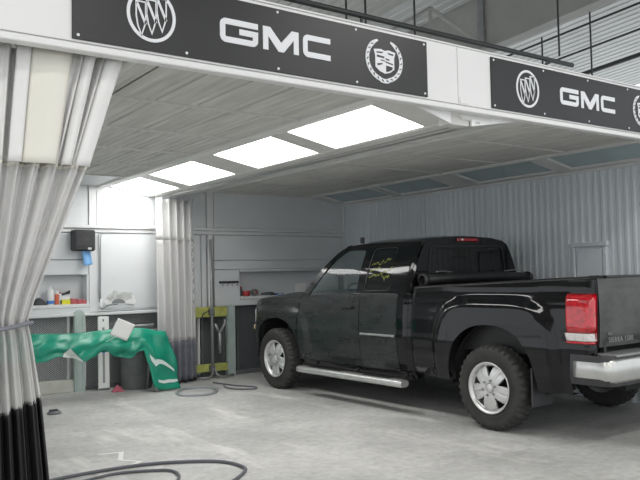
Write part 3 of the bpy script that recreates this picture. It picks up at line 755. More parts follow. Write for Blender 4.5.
# cab interior
for yy in (.40, -.40):
    MB().cbox(1.75, 2.3, yy - .26, yy + .26, .75, 1.0, .05).build('front_seat', 'interior', truck)
    o = MB().cbox(-.08, .08, -.25, .25, 0, .62, .05).build('seat_back', 'interior', truck); o.location = (1.82, yy, .92); o.rotation_euler = (0, -.22, 0)
    o = MB().cbox(-.05, .05, -.13, .13, 0, .17, .03).build('head_rest', 'interior', truck); o.location = (1.66, yy, 1.52)
MB().cbox(2.75, 3.12, -.86, .86, .9, 1.24, .04).build('dashboard', 'interior', truck)
mb = MB(); mb.lathe([(.19 + .014 * math.cos(a), .014 * math.sin(a)) for a in [2 * math.pi * k / 8 for k in range(9)]], 24, 'x'); o = mb.build('steering_wheel', 'interior', truck, True); o.location = (2.62, .40, 1.20); o.rotation_euler = (0, .4, 0)
MB().box(1.17, 3.3, -.90, .90, .42, .46).build('cab_floor', 'liner_black', truck)
# bonnet
def hood_pt(u, w):
    y = w * 2 - 1; x = 3.13 + (4.52 - .14 * abs(y) ** 3 + .0 - 3.13) * u + .15 * (1 - y * y) * (1 - u) * 1.0
    e = hood_edge(min(x, 4.5)); yw = (ybody(min(x, 4.5), e) - .012)
    s = abs(y)
    z = e + .055 * (1 - s ** 2.6) + .018 * (1 - sstep(.45, .62, s)) * (1 - u * .4)
    return (x, yw * y, z)
v, f = grid(28, 36, hood_pt); smooth_angle(fixn(obj('bonnet', v, f, 'paint_dusty', truck)), 50)
# nose: grille, headlamps, bumper valance
v, f = grid(8, 24, lambda u, w: (4.50 + .06 * (1 - (2 * w - 1) ** 2) + .02 * math.sin(math.pi * u) - .16 * abs(2 * w - 1) ** 6, (2 * w - 1) * .80, .56 + (hood_edge(4.48) - .56 + .03) * u)); nose = obj('nose_panel', v, f, 'trim_black', truck, True)
for k in range(5): MB().cbox(4.575, 4.60, -.52, .52, .74 + k * .07, .765 + k * .07, .006).build('grille_bar', 'chrome', nose)
for sd in (1, -1):
    MB().cbox(4.47, 4.58, min(sd * .56, sd * .74), max(sd * .56, sd * .74), .80, 1.04, .03).build('headlamp', 'lens_clear', truck)
    o = MB().cbox(4.40, 4.49, min(sd * .765, sd * .81), max(sd * .765, sd * .81), .735, .80, .012).build('marker_lamp', 'lens_amber', truck)
MB().cbox(4.35, 4.62, -.66, .66, .46, .70, .04).build('front_bumper', 'trim_black', truck)
MB().box(3.0, 4.45, -.50, .50, .35, 1.05).build('engine_bay', 'liner_black', truck)
MB().box(-1.0, 3.0, -.42, .42, .42, .66).build('chassis', 'liner_black', truck)
for cx in (0, WB): MB().tube([(cx, -.78, .40), (cx, .78, .40)], .06, 8).build('axle', 'liner_black', truck, True)
MB().tube([(-.15, -.55, .40), (-1.0, -.62, .42)], .035, 8).build('exhaust', 'steel_grey', truck, True)
# load bed
bd = MB(); bd.box(-1.06, 1.10, -.82, .82, .72, .75); bd.box(1.06, 1.11, -.86, .86, .72, 1.33)
for sd in (1, -1): bd.box(-1.06, 1.10, min(sd * .79, sd * .83), max(sd * .79, sd * .83), .72, 1.34)
bd.build('bed_liner', 'trim_black', truck)
bw = MB()
for sd in (1, -1): bw.box(-.45, .50, min(sd * .58, sd * .80), max(sd * .58, sd * .80), .75, .98)
bw.build('wheel_box', 'trim_black', truck)
MB().box(1.02, 1.05, -.82, .82, .75, 1.2).build('bed_front', 'trim_black', truck)
# rolled soft cover behind the cab
ro = MB().tube([(.99, .86, 1.415), (.99, .4, 1.43), (.99, -.4, 1.43), (.99, -.86, 1.415)], .058, 14).build('cover_roll', 'trim_black', truck, True)
for sd in (1, -1):
    MB().lathe([(.0001, 0), (.066, .002), (.07, .02), (.07, .05), (.05, .055)], 16, 'y', (.99, sd * .875 - .0275, 1.415)).build('roll_cap', 'black_plastic', ro, True)
    MB().tube([(.95, sd * .72, 1.50), (.97, sd * .60, 1.505), (.99, sd * .45, 1.495)], .006, 6).build('strap', 'zinc', ro)
# tailgate
tg = snode('tailgate'); del tg['kind']; tg.parent = truck
def tg_pt(u, w):
    y = .885 - 1.77 * u; z = .835 + .585 * w
    x = -1.055 - .018 * sstep(.05, .16, w) * (1 - sstep(.80, .90, w)) * sstep(.03, .09, u) * (1 - sstep(.91, .97, u)) - .012 * math.sin(math.pi * w) - .012 * (1 - (2 * u - 1) ** 2)
    return (x, y, z)
v, f = grid(48, 40, tg_pt); smooth_angle(obj('gate_panel', v, f, 'paint_tailgate', tg), 50)
MB().cbox(-1.05, -.99, -.885, .885, .83, 1.415, .01).build('gate_inner', 'paint_black', tg)
tgt = MB().cbox(-1.072, -.97, -.88, .88, 1.415, 1.438, .008).build('gate_top_cap', 'paint_black', tg)
MB().cbox(-1.098, -1.075, -.13, .13, 1.16, 1.26, .008).build('gate_handle', 'trim_black', tg)
def text_mesh(txt, size, name, m, parent, loc):
    cu = bpy.data.curves.new(name, 'FONT'); cu.body = txt; cu.size = size; cu.extrude = .002; cu.space_character = 1.15
    to = bpy.data.objects.new(name, cu); C.objects.link(to)
    dg = bpy.context.evaluated_depsgraph_get(); me = bpy.data.meshes.new_from_object(to.evaluated_get(dg)); bpy.data.objects.remove(to)
    me.materials.clear(); me.materials.append(MATS[m])
    o = bpy.data.objects.new(name, me); C.objects.link(o); o.parent = parent
    # text plane: right -> -y, up -> +z, facing -x
    o.matrix_local = Matrix(((0, 0, -1, loc[0]), (-1, 0, 0, loc[1]), (0, 1, 0, loc[2]), (0, 0, 0, 1))); return o
text_mesh('SIERRA 1500', .062, 'gate_badge', 'steel_grey', tg, (-1.090, .80, .872))
text_mesh('SLE', .034, 'gate_badge', 'steel_grey', tg, (-1.088, .80, .935))
# tail lamps, wrapping from the side round the corner
for sd in (1, -1):
    tl = snode('tail_lamp'); del tl['kind']; tl.parent = truck
    def lamp_pt(z0, z1, off):
        def fn(u, w):
            z = z0 + (z1 - z0) * w
            # path: along the side from x=-.815 to -1.07, round corner, then rear face to y=.892
            L1, R_, L2 = .172, .055, .03; Lt = L1 + R_ * math.pi / 2 + L2; s = u * Lt; ys = ybody(-.83, z) + off
            if s < L1: x, y = -.815 - s, ys
            elif s < L1 + R_ * math.pi / 2: a = (s - L1) / R_; x, y = -.815 - L1 - R_ * math.sin(a), ys - R_ + R_ * math.cos(a)
            else: x, y = -.815 - L1 - R_, ys - R_ - (s - L1 - R_ * math.pi / 2)
            lean = .02 * (w if True else 0)
            return (x + lean * (1 - u), sd * (y - .006 * (1 - abs(2 * w - 1) ** 6) * 0), z)
        return fn
    for nm, a, b, off, m in (('lamp_body', .862, 1.285, .000, 'lens_red_dark'), ('red_lens', .958, 1.272, .012, 'lens_red'), ('reverse_lens', .888, .952, .012, 'lens_clear'), ('lower_lens', .868, .884, .012, 'lens_red')):
        v, f = grid(26, 6, lamp_pt(a, b, off)); o = smooth_angle(fixn(obj(nm, v, f, m, tl)), 60); solid(o, .010, 0)
    for k in range(3):
        v, f = grid(10, 4, lambda u, w: lamp_pt(1.0 + k * .09, 1.06 + k * .09, .018)(.40 + .26 * u, w)); smooth_angle(fixn(obj('lamp_facet', v, f, 'lens_red', tl)), 60)
    # painted corner above and below the lamp
    v, f = grid(26, 4, lamp_pt(1.287, 1.405, .0)); smooth_angle(fixn(obj('corner_panel', v, f, 'paint_black', truck)), 60)
    v, f = grid(26, 6, lamp_pt(.76, .860, .0)); smooth_angle(fixn(obj('corner_panel', v, f, 'paint_black', truck)), 60)
    MB().cbox(-1.03, -.95, min(sd * .80, sd * .90), max(sd * .80, sd * .90), .80, 1.40, .01).build('corner_post', 'paint_black', truck)
# rear bumper: chrome face wrapping the corners, step pads
def bump_pt(off, z0, z1, t0=0, t1=1):
    def fn(u, w):
        t = t0 + (t1 - t0) * u; L1, R_, L2 = .26, .11, .0; half = .985; seg = L1 + R_ * math.pi / 2 + (half - R_)
        s = t * 2 * seg; m_ = s > seg; s = 2 * seg - s if m_ else s
        if s < L1: x, y = -.84 - s, half
        elif s < L1 + R_ * math.pi / 2: a = (s - L1) / R_; x, y = -.84 - L1 - R_ * math.sin(a), half - R_ + R_ * math.cos(a)
        else: x, y = -.84 - L1 - R_, (half - R_) - (s - L1 - R_ * math.pi / 2)
        bow = .018 * math.sin(math.pi * w); k = 1 + (bow + off) 
        yy = y * (1 + off * .6) + bow * (1 if s < L1 + .1 else .2)
        return (x - (off + bow) * (1 if s > L1 * .8 else .2) , (-yy if m_ else yy), z0 + (z1 - z0) * w + .03 * max(0, (1 - abs(2 * t - 1)) - .3) * 0)
    return fn
bu = snode('rear_bumper'); del bu['kind']; bu.parent = truck
v, f = grid(60, 8, bump_pt(0, .525, .775)); smooth_angle(fixn(obj('bumper_core', v, f, 'dark_rubber', bu)), 50)
v, f = grid(20, 8, bump_pt(.006, .553, .748, .012, .36)); solid(smooth_angle(fixn(obj('chrome_face', v, f, 'bumper_chrome', bu)), 50), .006)
v, f = grid(20, 8, bump_pt(.006, .553, .748, .64, .988)); solid(smooth_angle(fixn(obj('chrome_face', v, f, 'bumper_chrome', bu)), 50), .006)
v, f = grid(14, 8, bump_pt(.003, .59, .71, .37, .63)); smooth_angle(fixn(obj('plate_recess', v, f, 'trim_black', bu)), 50)
for ya, yb in ((.25, .90), (-.90, -.25)): MB().cbox(-1.225, -1.03, ya, yb, .765, .787, .006).build('step_pad', 'steel_grey', bu)
MB().cbox(-1.225, -1.03, -.24, .24, .75, .765, .006).build('step_pad', 'trim_black', bu)
MB().box(-1.20, -.9, -.9, .9, .57, .755).build('bumper_bracket', 'liner_black', bu)
# aerial on the roof
MB().cbox(2.36, 2.43, .50, .53, 1.87, 1.945, .010).build('roof_aerial', 'trim_black', truck)

# wheels
def make_wheel(cx, sd):
    w = bpy.data.objects.new('wheel', None); C.objects.link(w); w.parent = truck; w.location = (cx + (.03 if cx < 1 else 0.0), sd * .905, .397)
    if sd < 0: w.rotation_euler = (0, 0, math.pi)
    w.rotation_euler.rotate_axis('Y', 0.0)
    R = .398; N = 180; prof = [(0.238, -0.0662), (0.262, -0.072), (0.3, -0.0766), (0.345, -0.0755), (0.374, -0.0691), (0.39, -0.0599), (0.398, -0.0461), (0.398, -0.0265), (0.398, -0.0069), (0.398, 0.0112), (0.398, 0.0428), (0.398, 0.0744), (0.39, 0.0967), (0.374, 0.1116), (0.345, 0.1218), (0.3, 0.1237), (0.262, 0.1163), (0.238, 0.107)]
    v = []
    for i, (r, h) in enumerate(prof):
        for k in range(N):
            rr = r
            if 4 <= i <= 13:
                g = (k + (i // 2) * 2) % 5
                if 6 <= i <= 11: rr = r - (.013 if g < 2 else 0)
                else: rr = r - (.016 if (k % 5) < 2 else 0)
            a = 2 * math.pi * k / N; v.append((rr * math.cos(a), h, rr * math.sin(a)))
    f = [(i * N + k, (i + 1) * N + k, (i + 1) * N + (k + 1) % N, i * N + (k + 1) % N) for i in range(len(prof) - 1) for k in range(N)]
    ty = smooth_angle(fixn(obj('tyre', v, f, 'tyre_rubber', w)), 28)
    MB().lathe([(.268, .1275), (.270, .1300), (.274, .1305), (.277, .1295)], 48, 'y').build('sidewall_ring', 'tyre_rubber', ty, True)
    # rim barrel + lip
    rim = MB().lathe([(.238, -.11), (.205, -.09), (.200, .02), (.215, .085), (.228, .104), (.244, .118), (.240, .126), (.228, .120), (.218, .108)], 60, 'y').build('rim', 'alloy', w, True)
    MB().lathe([(.0001, .0), (.20, .0)], 32, 'y').build('brake_disc', 'liner_black', w)
    # five-spoke face with tapering openings
    na, nr = 120, 14; rs_ = [.045 + (.222 - .045) * j / nr for j in range(nr + 1)]; v = []; keep = {}
    def hole(a, r):
        d = (math.degrees(a) - 90 + 36) % 72 - 36
        if r < .104 or r > .207: return False
        t = (r - .104) / (.207 - .104); return abs(d) < 3.0 + 12.5 * t
    for j, r in enumerate(rs_):
        for k in range(na):
            a = 2 * math.pi * k / na; d = abs((math.degrees(a) + 90) % 72 - 36)  # 36 at spoke middle, 0 at gap middle
            crown = .010 * math.cos(math.radians(min(d, 36) * 0)) * 0 + .010 * sstep(0, 20, 36 - abs(36 - d)) * 0
            sp_ = ((math.degrees(a) - 54) % 72) - 0; sp_ = min(sp_, 72 - sp_)   # 0 at spoke axis
            groove = -.006 * (1 - sstep(2.0, 6.0, sp_)) * (1 if .10 < r < .20 else 0)
            y = .098 + .016 * math.sin(math.pi * min(1, r / .2)) - .010 * sstep(.19, .222, r) + groove
            v.append((r * math.cos(a), y, r * math.sin(a)))
    f = []
    for j in range(nr):
        for k in range(na):
            a = 2 * math.pi * (k + .5) / na; r = (rs_[j] + rs_[j + 1]) / 2
            if not hole(a, r): f.append((j * na + k, (j + 1) * na + k, (j + 1) * na + (k + 1) % na, j * na + (k + 1) % na))
    fc = obj('wheel_face', v, f, 'alloy', w); fixn(fc); smooth_angle(fc, 40); solid(fc, .028, -1 if True else 1)
    MB().lathe([(.0001, .124), (.034, .122), (.042, .116), (.046, .100)], 24, 'y').build('centre_cap', 'alloy', w, True)
    for k in range(6):
        a = 2 * math.pi * (k + .5) / 6 + .26
        MB().lathe([(.0001, .130), (.010, .129), (.013, .122), (.013, .102)], 8, 'y', (.074 * math.cos(a), 0, .070 * math.sin(a))).build('lug_nut', 'steel_grey', w)
    return w
for cx in (0, WB):
    for sd in (1, -1): make_wheel(cx, sd)

# ------------------------------------------------------------------ strip curtains
def curtain_part(parent, name, m, xl, xr, yfn, z0, z1, nu, nv, th=.003, t0=0, t1=0):
    v, f = grid(nu, nv, lambda u, w: (lambda z: (xl(z) + (xr(z) - xl(z)) * u, yfn(u, z), z))((z0 + t0 * u) + (z1 + t1 * u - z0 - t0 * u) * w))
    o = obj(name, v, f, m, parent, True); return solid(o, th)
nc = thing('booth_curtain', 'large white and clear vinyl curtain tied with grey rope under the fascia', 'curtain', (.85, 4.10, 0))
nxr = lambda z: lerp_tab([(0, 1.16), (.45, 1.125), (.86, 1.085), (1.18, 1.035), (1.27, 1.015), (1.40, 1.055), (2.12, 1.335), (2.73, 1.545)], z) - .85
nxl = lambda z: lerp_tab([(0, .52), (.86, .58), (1.25, .64), (2.12, .50), (2.73, .40)], z) - .85
def nyf(u, z):
    A = smooth_tab([(0, .055), (.86, .05), (1.25, .045), (2.12, .05), (2.73, .045)], z)
    return .8 * A * (math.sin(u * 2 * math.pi * 8.5 + .6 + .5 * math.sin(u * 11)) + .45 * math.sin(u * 2 * math.pi * 21 + 1)) + .012 * math.sin(u * 9 + z * 1.2)
curtain_part(nc, 'top_band', 'vinyl_white', nxl, nxr, nyf, 2.115, 2.735, 150, 14)
curtain_part(nc, 'clear_panel', 'vinyl_clear', nxl, nxr, nyf, .685, 2.118, 150, 44, t0=.175)
curtain_part(nc, 'bottom_band', 'vinyl_black', nxl, nxr, nyf, .012, .70, 150, 20, t1=.175)
curtain_part(nc, 'hem_tape', 'vinyl_cream', nxl, nxr, lambda u, z: nyf(u, z) - .003, 2.095, 2.118, 150, 1)
# rope tie round the waist
N = 40; pts = []
for k in range(N + 1):
    a = 2 * math.pi * k / N; pts.append((-.02 + .205 * math.cos(a), .085 * math.sin(a), 1.245 + .022 * math.cos(a) - .004 * math.sin(3 * a)))
MB().tube(pts, .011, 8).build('tie_rope', 'rope_grey', nc, True)
# rollers and hanger tabs under the track
for k in range(13):
    u = k / 12; x = nxl(2.7) + (nxr(2.7) - nxl(2.7)) * u; y = nyf(u, 2.66)
    ring = MB(); ring.tube([(x + .014 * math.cos(a), y * .5, 2.748 + .014 * math.sin(a)) for a in [2 * math.pi * q / 10 for q in range(11)]], .003, 5); ring.build('hook_ring', 'zinc', nc)
# wide overlapping folds of the heavy vinyl, hanging in front
for xt, wt, xb, wb_, m in ((.985, .075, .935, .07, 'vinyl_white'), (1.13, .22, 1.06, .18, 'vinyl_cream'), (1.335, .07, 1.20, .06, 'vinyl_white'), (1.47, .10, 1.285, .085, 'vinyl_white')):
    v, f = grid(10, 14, lambda u, w: (xb + (xt - xb) * w + (wb_ + (wt - wb_) * w) * (u - .5) - .85, -.062 - .022 * math.sin(math.pi * u) ** .7 - .006 * math.sin(5 * u + xt * 9), 2.105 + .625 * w))
    solid(obj('fold', v, f, m, nc, True), .004)
# track fixed behind the fascia
tr = MB().cbox(-2.5, 8.9, 4.07, 4.12, 2.762, 2.79, .006).build('trim_3', 'zinc'); struct(tr)

bc = thing('booth_curtain', 'narrow gathered white curtain with clear lower half hanging at the back wall', 'curtain', (4.42, 9.78, 0))
bxl = lambda z: smooth_tab([(0, -.29), (1.0, -.31), (2.6, -.33)], z)
bxr = lambda z: smooth_tab([(0, .36), (1.0, .36), (2.6, .34)], z)
byf = lambda u, z: .05 * math.sin(u * 2 * math.pi * 5.5) + .015 * math.sin(u * 31 + z) + .22 * (u - .5)
curtain_part(bc, 'top_band', 'vinyl_white', bxl, bxr, byf, 2.02, 2.60, 110, 8)
curtain_part(bc, 'clear_panel', 'vinyl_clear', bxl, bxr, byf, .60, 2.022, 110, 20)
curtain_part(bc, 'bottom_band', 'vinyl_grey', bxl, bxr, byf, .05, .603, 110, 8)
curtain_part(bc, 'floor_hem', 'vinyl_black', bxl, bxr, byf, .01, .052, 110, 2)
for k in range(8):
    u = k / 7; x = bxl(2.6) + (bxr(2.6) - bxl(2.6)) * u
    MB().tube([(x, byf(u, 2.6), 2.59), (x, byf(u, 2.6), 2.64)], .005, 5).build('hook', 'zinc', bc)
v = [(.33 + .03 * math.sin(k * 1.7) * (k % 2), .02, 1.62 - k * .05) for k in range(14)]
MB().tube([(bxr(1) - .06 + .018 * math.sin(k * 1.9), .07 + .01 * math.cos(k * 2.3), 2.0 - k * .045) for k in range(22)], [.006 + .004 * ((k * 7) % 5) / 4 for k in range(22)], 5).build('tape_strip', 'plastic_white', bc, True)

# ------------------------------------------------------------------ things on and before the back wall
k_ = YB / 10.4
def WX(x): return x * k_
def WZ(z): return 1.487 + (z - 1.487) * k_
# towel dispenser
t = thing('towel_dispenser', 'black paper towel dispenser with a blue towel hanging on the back wall', 'dispenser', (WX(3.29), YB, WZ(1.885)))
MB().cbox(-.145, .145, -.17, -.002, 0, .285, .02).build('casing', 'black_plastic', t)
MB().cbox(-.12, .12, -.176, -.17, .06, .26, .004).build('cover', 'dark_rubber', t)
MB().cbox(.035, .085, -.182, -.174, .015, .045, .004).build('latch', 'zinc', t)
v, f = grid(6, 8, lambda u, w: (-.03 + .12 * u + .03 * (1 - w), -.10 - .012 * math.sin(u * 6) - .02 * (1 - w), -.20 + .22 * w + .02 * u)); solid(obj('blue_towel', v, f, 'blue_paper', t, True), .003)
# shelf things, left niche
zs = 1.165
def lathe_thing(name, label, cat, x, y, z, prof, m, parts=(), n=20, group=None):
    t = thing(name, label, cat, (x, y, z), group=group)
    smooth_angle(MB().lathe(prof, n).build('body', m, t), 35)
    for nm, pr, mm in parts: smooth_angle(MB().lathe(pr, n).build(nm, mm, t), 35)
    return t
yn = YB + .07
t = thing('sanding_block', 'rounded black sanding block lying on the shelf beside the white bottle', 'sanding block', (WX(2.735), yn, zs))
v, f = grid(12, 8, lambda u, w: (-.085 + .17 * u, -.05 + .10 * w, .012 + .085 * (math.sin(math.pi * u) ** .6) * (math.sin(math.pi * w) ** .5))); obj('grip', v, f, 'dark_rubber', t, True)
MB().cbox(-.088, .088, -.052, .052, 0, .018, .004).build('pad', 'black_plastic', t)
lathe_thing('squeeze_bottle', 'white squeeze bottle with blue base label on the shelf', 'bottle', WX(2.89), yn, zs, [(.0001, 0), (.044, .001), (.047, .01), (.047, .17), (.036, .20), (.016, .212), (.014, .225), (.006, .262), (.0001, .264)], 'plastic_white', [('label_band', [(.0478, .012), (.0478, .055)], 'blue')])
lathe_thing('sealant_tube', 'orange-red and white sealant tube standing on the shelf', 'tube', WX(2.975), yn - .01, zs, [(.0001, 0), (.026, .001), (.028, .01), (.028, .16), (.012, .172), (.0001, .172)], 'orange_red', [('cap', [(.0282, .14), (.0285, .15), (.027, .182), (.010, .186), (.0001, .188)], 'plastic_white')])
lathe_thing('sealant_tube', 'slim white sealant tube standing on the shelf beside the yellow box', 'tube', WX(3.015), yn - .02, zs, [(.0001, 0), (.018, .001), (.020, .01), (.020, .13), (.008, .145), (.0001, .146)], 'plastic_white', [('cap', [(.0085, .145), (.0085, .165), (.0001, .166)], 'red')])
t = thing('carton', 'small bright yellow carton on the shelf', 'box', (WX(3.08), yn - .02, zs))
MB().cbox(-.062, .062, -.04, .04, 0, .062, .004).build('body', 'yellow', t); MB().cbox(-.068, -.05, -.041, .041, .004, .058, .002).build('end_label', 'black_plastic', t)
t = thing('masking_brush', 'white block with slanting black pad resting on the yellow carton', 'brush', (WX(3.08), yn - .02, zs + .062))
MB().cbox(-.05, .06, -.03, .03, 0, .055, .006).build('block', 'plastic_white', t)
fixn(MB().add([(-.05, -.03, .057), (.06, -.03, .08), (.06, .03, .08), (-.05, .03, .057), (-.03, -.03, .085), (.062, -.03, .125), (.062, .03, .125), (-.03, .03, .085)], [(0, 3, 2, 1), (4, 5, 6, 7), (0, 1, 5, 4), (1, 2, 6, 5), (2, 3, 7, 6), (3, 0, 4, 7)]).build('pad', 'black_plastic', t))
for i, (x, r, lab) in enumerate(((3.185, .047, 'wide dark red tape roll on the shelf touching the yellow carton'), (3.275, .044, 'middle red tape roll of three lying in the shelf row'), (3.345, .040, 'small red tape roll at the shelf end by the niche wall'))):
    t = thing('tape_roll', lab, 'tape', (WX(x), yn - .03, zs), group='red tape rolls on the shelf')
    hh = .075 - .012 * i
    smooth_angle(MB().lathe([(r * .62, 0), (r, 0), (r, hh), (r * .62, hh), (r * .62, 0)], 22).build('tape', 'red_tape', t), 35)
    MB().lathe([(r * .56, .001), (r * .62, .001), (r * .62, hh + .002), (r * .56, hh + .002), (r * .56, .001)], 22).build('core', 'paper_white', t)
# cable with nozzle along the upright trim
cb = thing('air_line', 'thin grey air line hanging down the white trim beside the towel dispenser', 'hose', (WX(3.53), YB - .035, 1.08))
MB().tube([(-.005, -.006, 1.02), (.0, -.008, .8), (.004, -.006, .5), (.0, -.008, .25), (.004, -.012, .10)], .011, 8).build('line', 'steel_grey', cb, True)
MB().lathe([(.0001, 0), (.022, .004), (.024, .03), (.016, .07), (.012, .12), (.0001, .122)], 12, 'z', (.01, -.03, .02)).build('nozzle', 'plastic_white', cb, True)
MB().tube([(.01, -.03, .02), (.03, -.035, .0), (.12, -.03, .055), (.25, -.02, .06)], .005, 6).build('trigger_wire', 'pipe_black', cb)
# torn paper round a half-round vent
t = thing('torn_paper', 'torn white paper flap around a half-round dark opening in the back wall panel', 'paper', (WX(3.81), YB - .025, WZ(1.145)))
fixn(MB().extrude_poly([(.105 * math.cos(math.pi * k / 14), .065 * math.sin(math.pi * k / 14)) for k in range(15)], lambda u, v, d: (u, d, v), -.004, .0).build('vent_opening', 'steel_grey', t))
rs = random.Random(5)
for k in range(9):
    a0, a1 = math.pi * k / 9 - .12, math.pi * (k + 1) / 9 + .1; r1 = .12 + rs.uniform(.03, .085)
    am = (a0 + a1) / 2
    v = [(.10 * math.cos(a0), -.005, .062 * math.sin(a0)), (.10 * math.cos(a1), -.005, .062 * math.sin(a1)), (r1 * 1.15 * math.cos(a1), -.03 - rs.uniform(0, .03), r1 * .85 * math.sin(a1)), (r1 * 1.3 * math.cos(am), -.05 - rs.uniform(0, .02), r1 * math.sin(am)), (r1 * 1.15 * math.cos(a0), -.03 - rs.uniform(0, .03), r1 * .85 * math.sin(a0))]
    solid(obj('paper_flap', v, [(0, 1, 2, 3, 4)], 'paper_white', t), .002)
# hook rail, right bay
t = thing('hook_rail', 'black hook rail with four hooks on the grey back wall beside the niche', 'hook rail', (WX(5.60), YB, WZ(1.40)))
MB().cbox(-.165, .165, -.02, -.001, -.01, .022, .003).build('rail', 'black_plastic', t)
for k in range(4):
    x = -.125 + k * .083; MB().tube([(x, -.02, .0), (x, -.03, -.03), (x, -.045, -.045), (x, -.06, -.035)], .006, 6).build('hook', 'zinc', t)
# right niche things
zs2 = 1.185
t = lathe_thing('spray_can', 'dark red spray can standing in the right niche against its side wall', 'can', 5.69, YB + .09, zs2, [(.0001, 0), (.031, .001), (.033, .008), (.033, .105), (.024, .125), (.0001, .126)], 'bin_grey', [('cap', [(.025, .12), (.025, .15), (.0001, .152)], 'red')])
t = lathe_thing('paint_tub', 'squat red tub standing in the right niche', 'tub', 5.775, YB + .05, zs2, [(.0001, 0), (.052, .001), (.056, .01), (.06, .075), (.0001, .076)], 'red', [('lid', [(.062, .068), (.063, .084), (.0001, .086)], 'red_tape')])
t = thing('tape_roll', 'grey tape roll with red core standing in the right niche', 'tape', (5.92, YB + .04, zs2))
o = smooth_angle(MB().lathe([(.032, -.025), (.055, -.025), (.055, .025), (.032, .025), (.032, -.025)], 22, 'y').build('tape', 'steel_grey', t), 35); o.location = (0, 0, .055)
o = MB().lathe([(.028, -.024), (.032, -.024), (.032, .024), (.028, .024), (.028, -.024)], 22, 'y').build('core', 'red_tape', t); o.location = (0, 0, .055)
t = thing('air_sander', 'dark air sander lying flat in the right niche', 'sander', (6.16, YB + .05, zs2))
MB().tube([(-.12, 0, .026), (-.05, 0, .03), (.05, .0, .032), (.10, 0, .03)], [.016, .022, .026, .024], 10).build('handle', 'bin_grey', t, True); MB().lathe([(.0001, 0), (.05, 0), (.052, .012), (.03, .03), (.0001, .032)], 16, 'z', (.10, 0, 0)).build('disc_pad', 'dark_rubber', t, True)
t = thing('paper_box', 'flat blue abrasive paper box in the right niche', 'box', (6.36, YB + .05, zs2)); MB().cbox(-.07, .07, -.05, .05, 0, .03, .003).build('body', 'blue', t); MB().cbox(-.04, .04, -.052, -.049, .006, .024, .001).build('end_label', 'paper_white', t)
t = thing('price_card', 'blank white card propped on the niche sill behind the pickup bonnet', 'card', (6.76, YB - .0, zs2 + .001))
fixn(MB().add([(-.11, -.012, 0), (.11, -.012, .03), (.125, .03, .19), (-.095, .03, .165), (-.11, -.009, 0), (.11, -.009, .03), (.125, .033, .19), (-.095, .033, .165)], [(0, 1, 2, 3), (4, 7, 6, 5), (0, 4, 5, 1), (1, 5, 6, 2), (2, 6, 7, 3), (3, 7, 4, 0)]).build('card', 'paper_white', t))
MB().cbox(-.06, .06, .03, .036, 0, .10, .002).build('prop', 'paper_white', t)

# yellow straightening rack with pole
t = thing('pull_rack', 'yellow-green steel rack with tall grey pole beside the folded back curtain', 'rack', (5.07, YB - .11, 0))
for z0, z1 in ((.90, 1.05), (.10, .21)): MB().cbox(-.32, .27, -.02, .06, z0, z1, .008).build('cross_beam', 'rack_yellow', t)
MB().tube([(.0, -.05, .06), (.0, -.05, 1.2), (-.012, -.045, 2.05)], .024, 10).build('pole', 'steel_grey', t, True)
MB().tube([(-.26, -.12, .03), (-.10, -.13, .03), (-.03, -.10, .06), (0, -.06, .20)], .018, 8).build('foot', 'steel_grey', t, True)
MB().tube([(.34, -.06, .03), (.12, -.12, .03), (.04, -.10, .06), (0.01, -.06, .20)], .018, 8).build('foot', 'steel_grey', t, True)
MB().tube([(.13, -.04, .36), (.13, -.04, .68)], .028, 10).build('fork_stem', 'steel_grey', t, True)
MB().tube([(.13, -.04, .66), (.05, -.04, .80)], .022, 8).build('fork_arm', 'steel_grey', t, True); MB().tube([(.13, -.04, .66), (.22, -.04, .80), (.22, -.04, .86)], .022, 8).build('fork_arm', 'steel_grey', t, True)
MB().cbox(-.05, .03, -.09, -.02, .93, 1.03, .01).build('clamp', 'bin_grey', t); MB().cbox(-.05, .03, -.09, -.02, .12, .2, .01).build('clamp', 'bin_grey', t)
MB().tube([(-.05, -.08, 1.0), (-.16, -.08, .96), (-.18, -.08, .90)], .009, 6).build('chain', 'pipe_black', t)

# grey round bin
t = thing('waste_bin', 'dark grey round waste bin behind the green tarp', 'bin', (3.87, 9.855, 0))
smooth_angle(MB().lathe([(.0001, .002), (.195, .002), (.205, .02), (.215, .40), (.225, .80), (.233, .82), (.233, .85), (.22, .855), (.21, .80), (.18, .05), (.0001, .05)], 36).build('body', 'bin_grey', t), 40)
smooth_angle(MB().lathe([(.235, .845), (.239, .852), (.235, .868), (.215, .875)], 36).build('rim', 'steel_grey', t), 40)
# white narrow box leaning on the wall
t = thing('narrow_box', 'tall narrow white box with a blue printed stripe leaning below the shelf', 'box', (3.44, 9.93, .003)); t.rotation_euler = (-.03, 0, -.12)
MB().cbox(-.072, .072, -.02, .02, 0, .985, .004).build('carton', 'paper_white', t)
MB().cbox(-.018, .012, -.0225, -.0195, .10, .84, .001).build('printed_strip', 'steel_grey', t)
MB().cbox(-.024, .018, -.0235, -.0195, .50, .62, .001).build('blue_print', 'blue', t)
MB().cbox(-.012, .006, -.0228, -.0195, .92, .95, .001).build('hang_hole', 'bin_grey', t); MB().cbox(-.07, .07, -.0225, -.0195, .004, .03, .001).build('end_print', 'bin_grey', t)

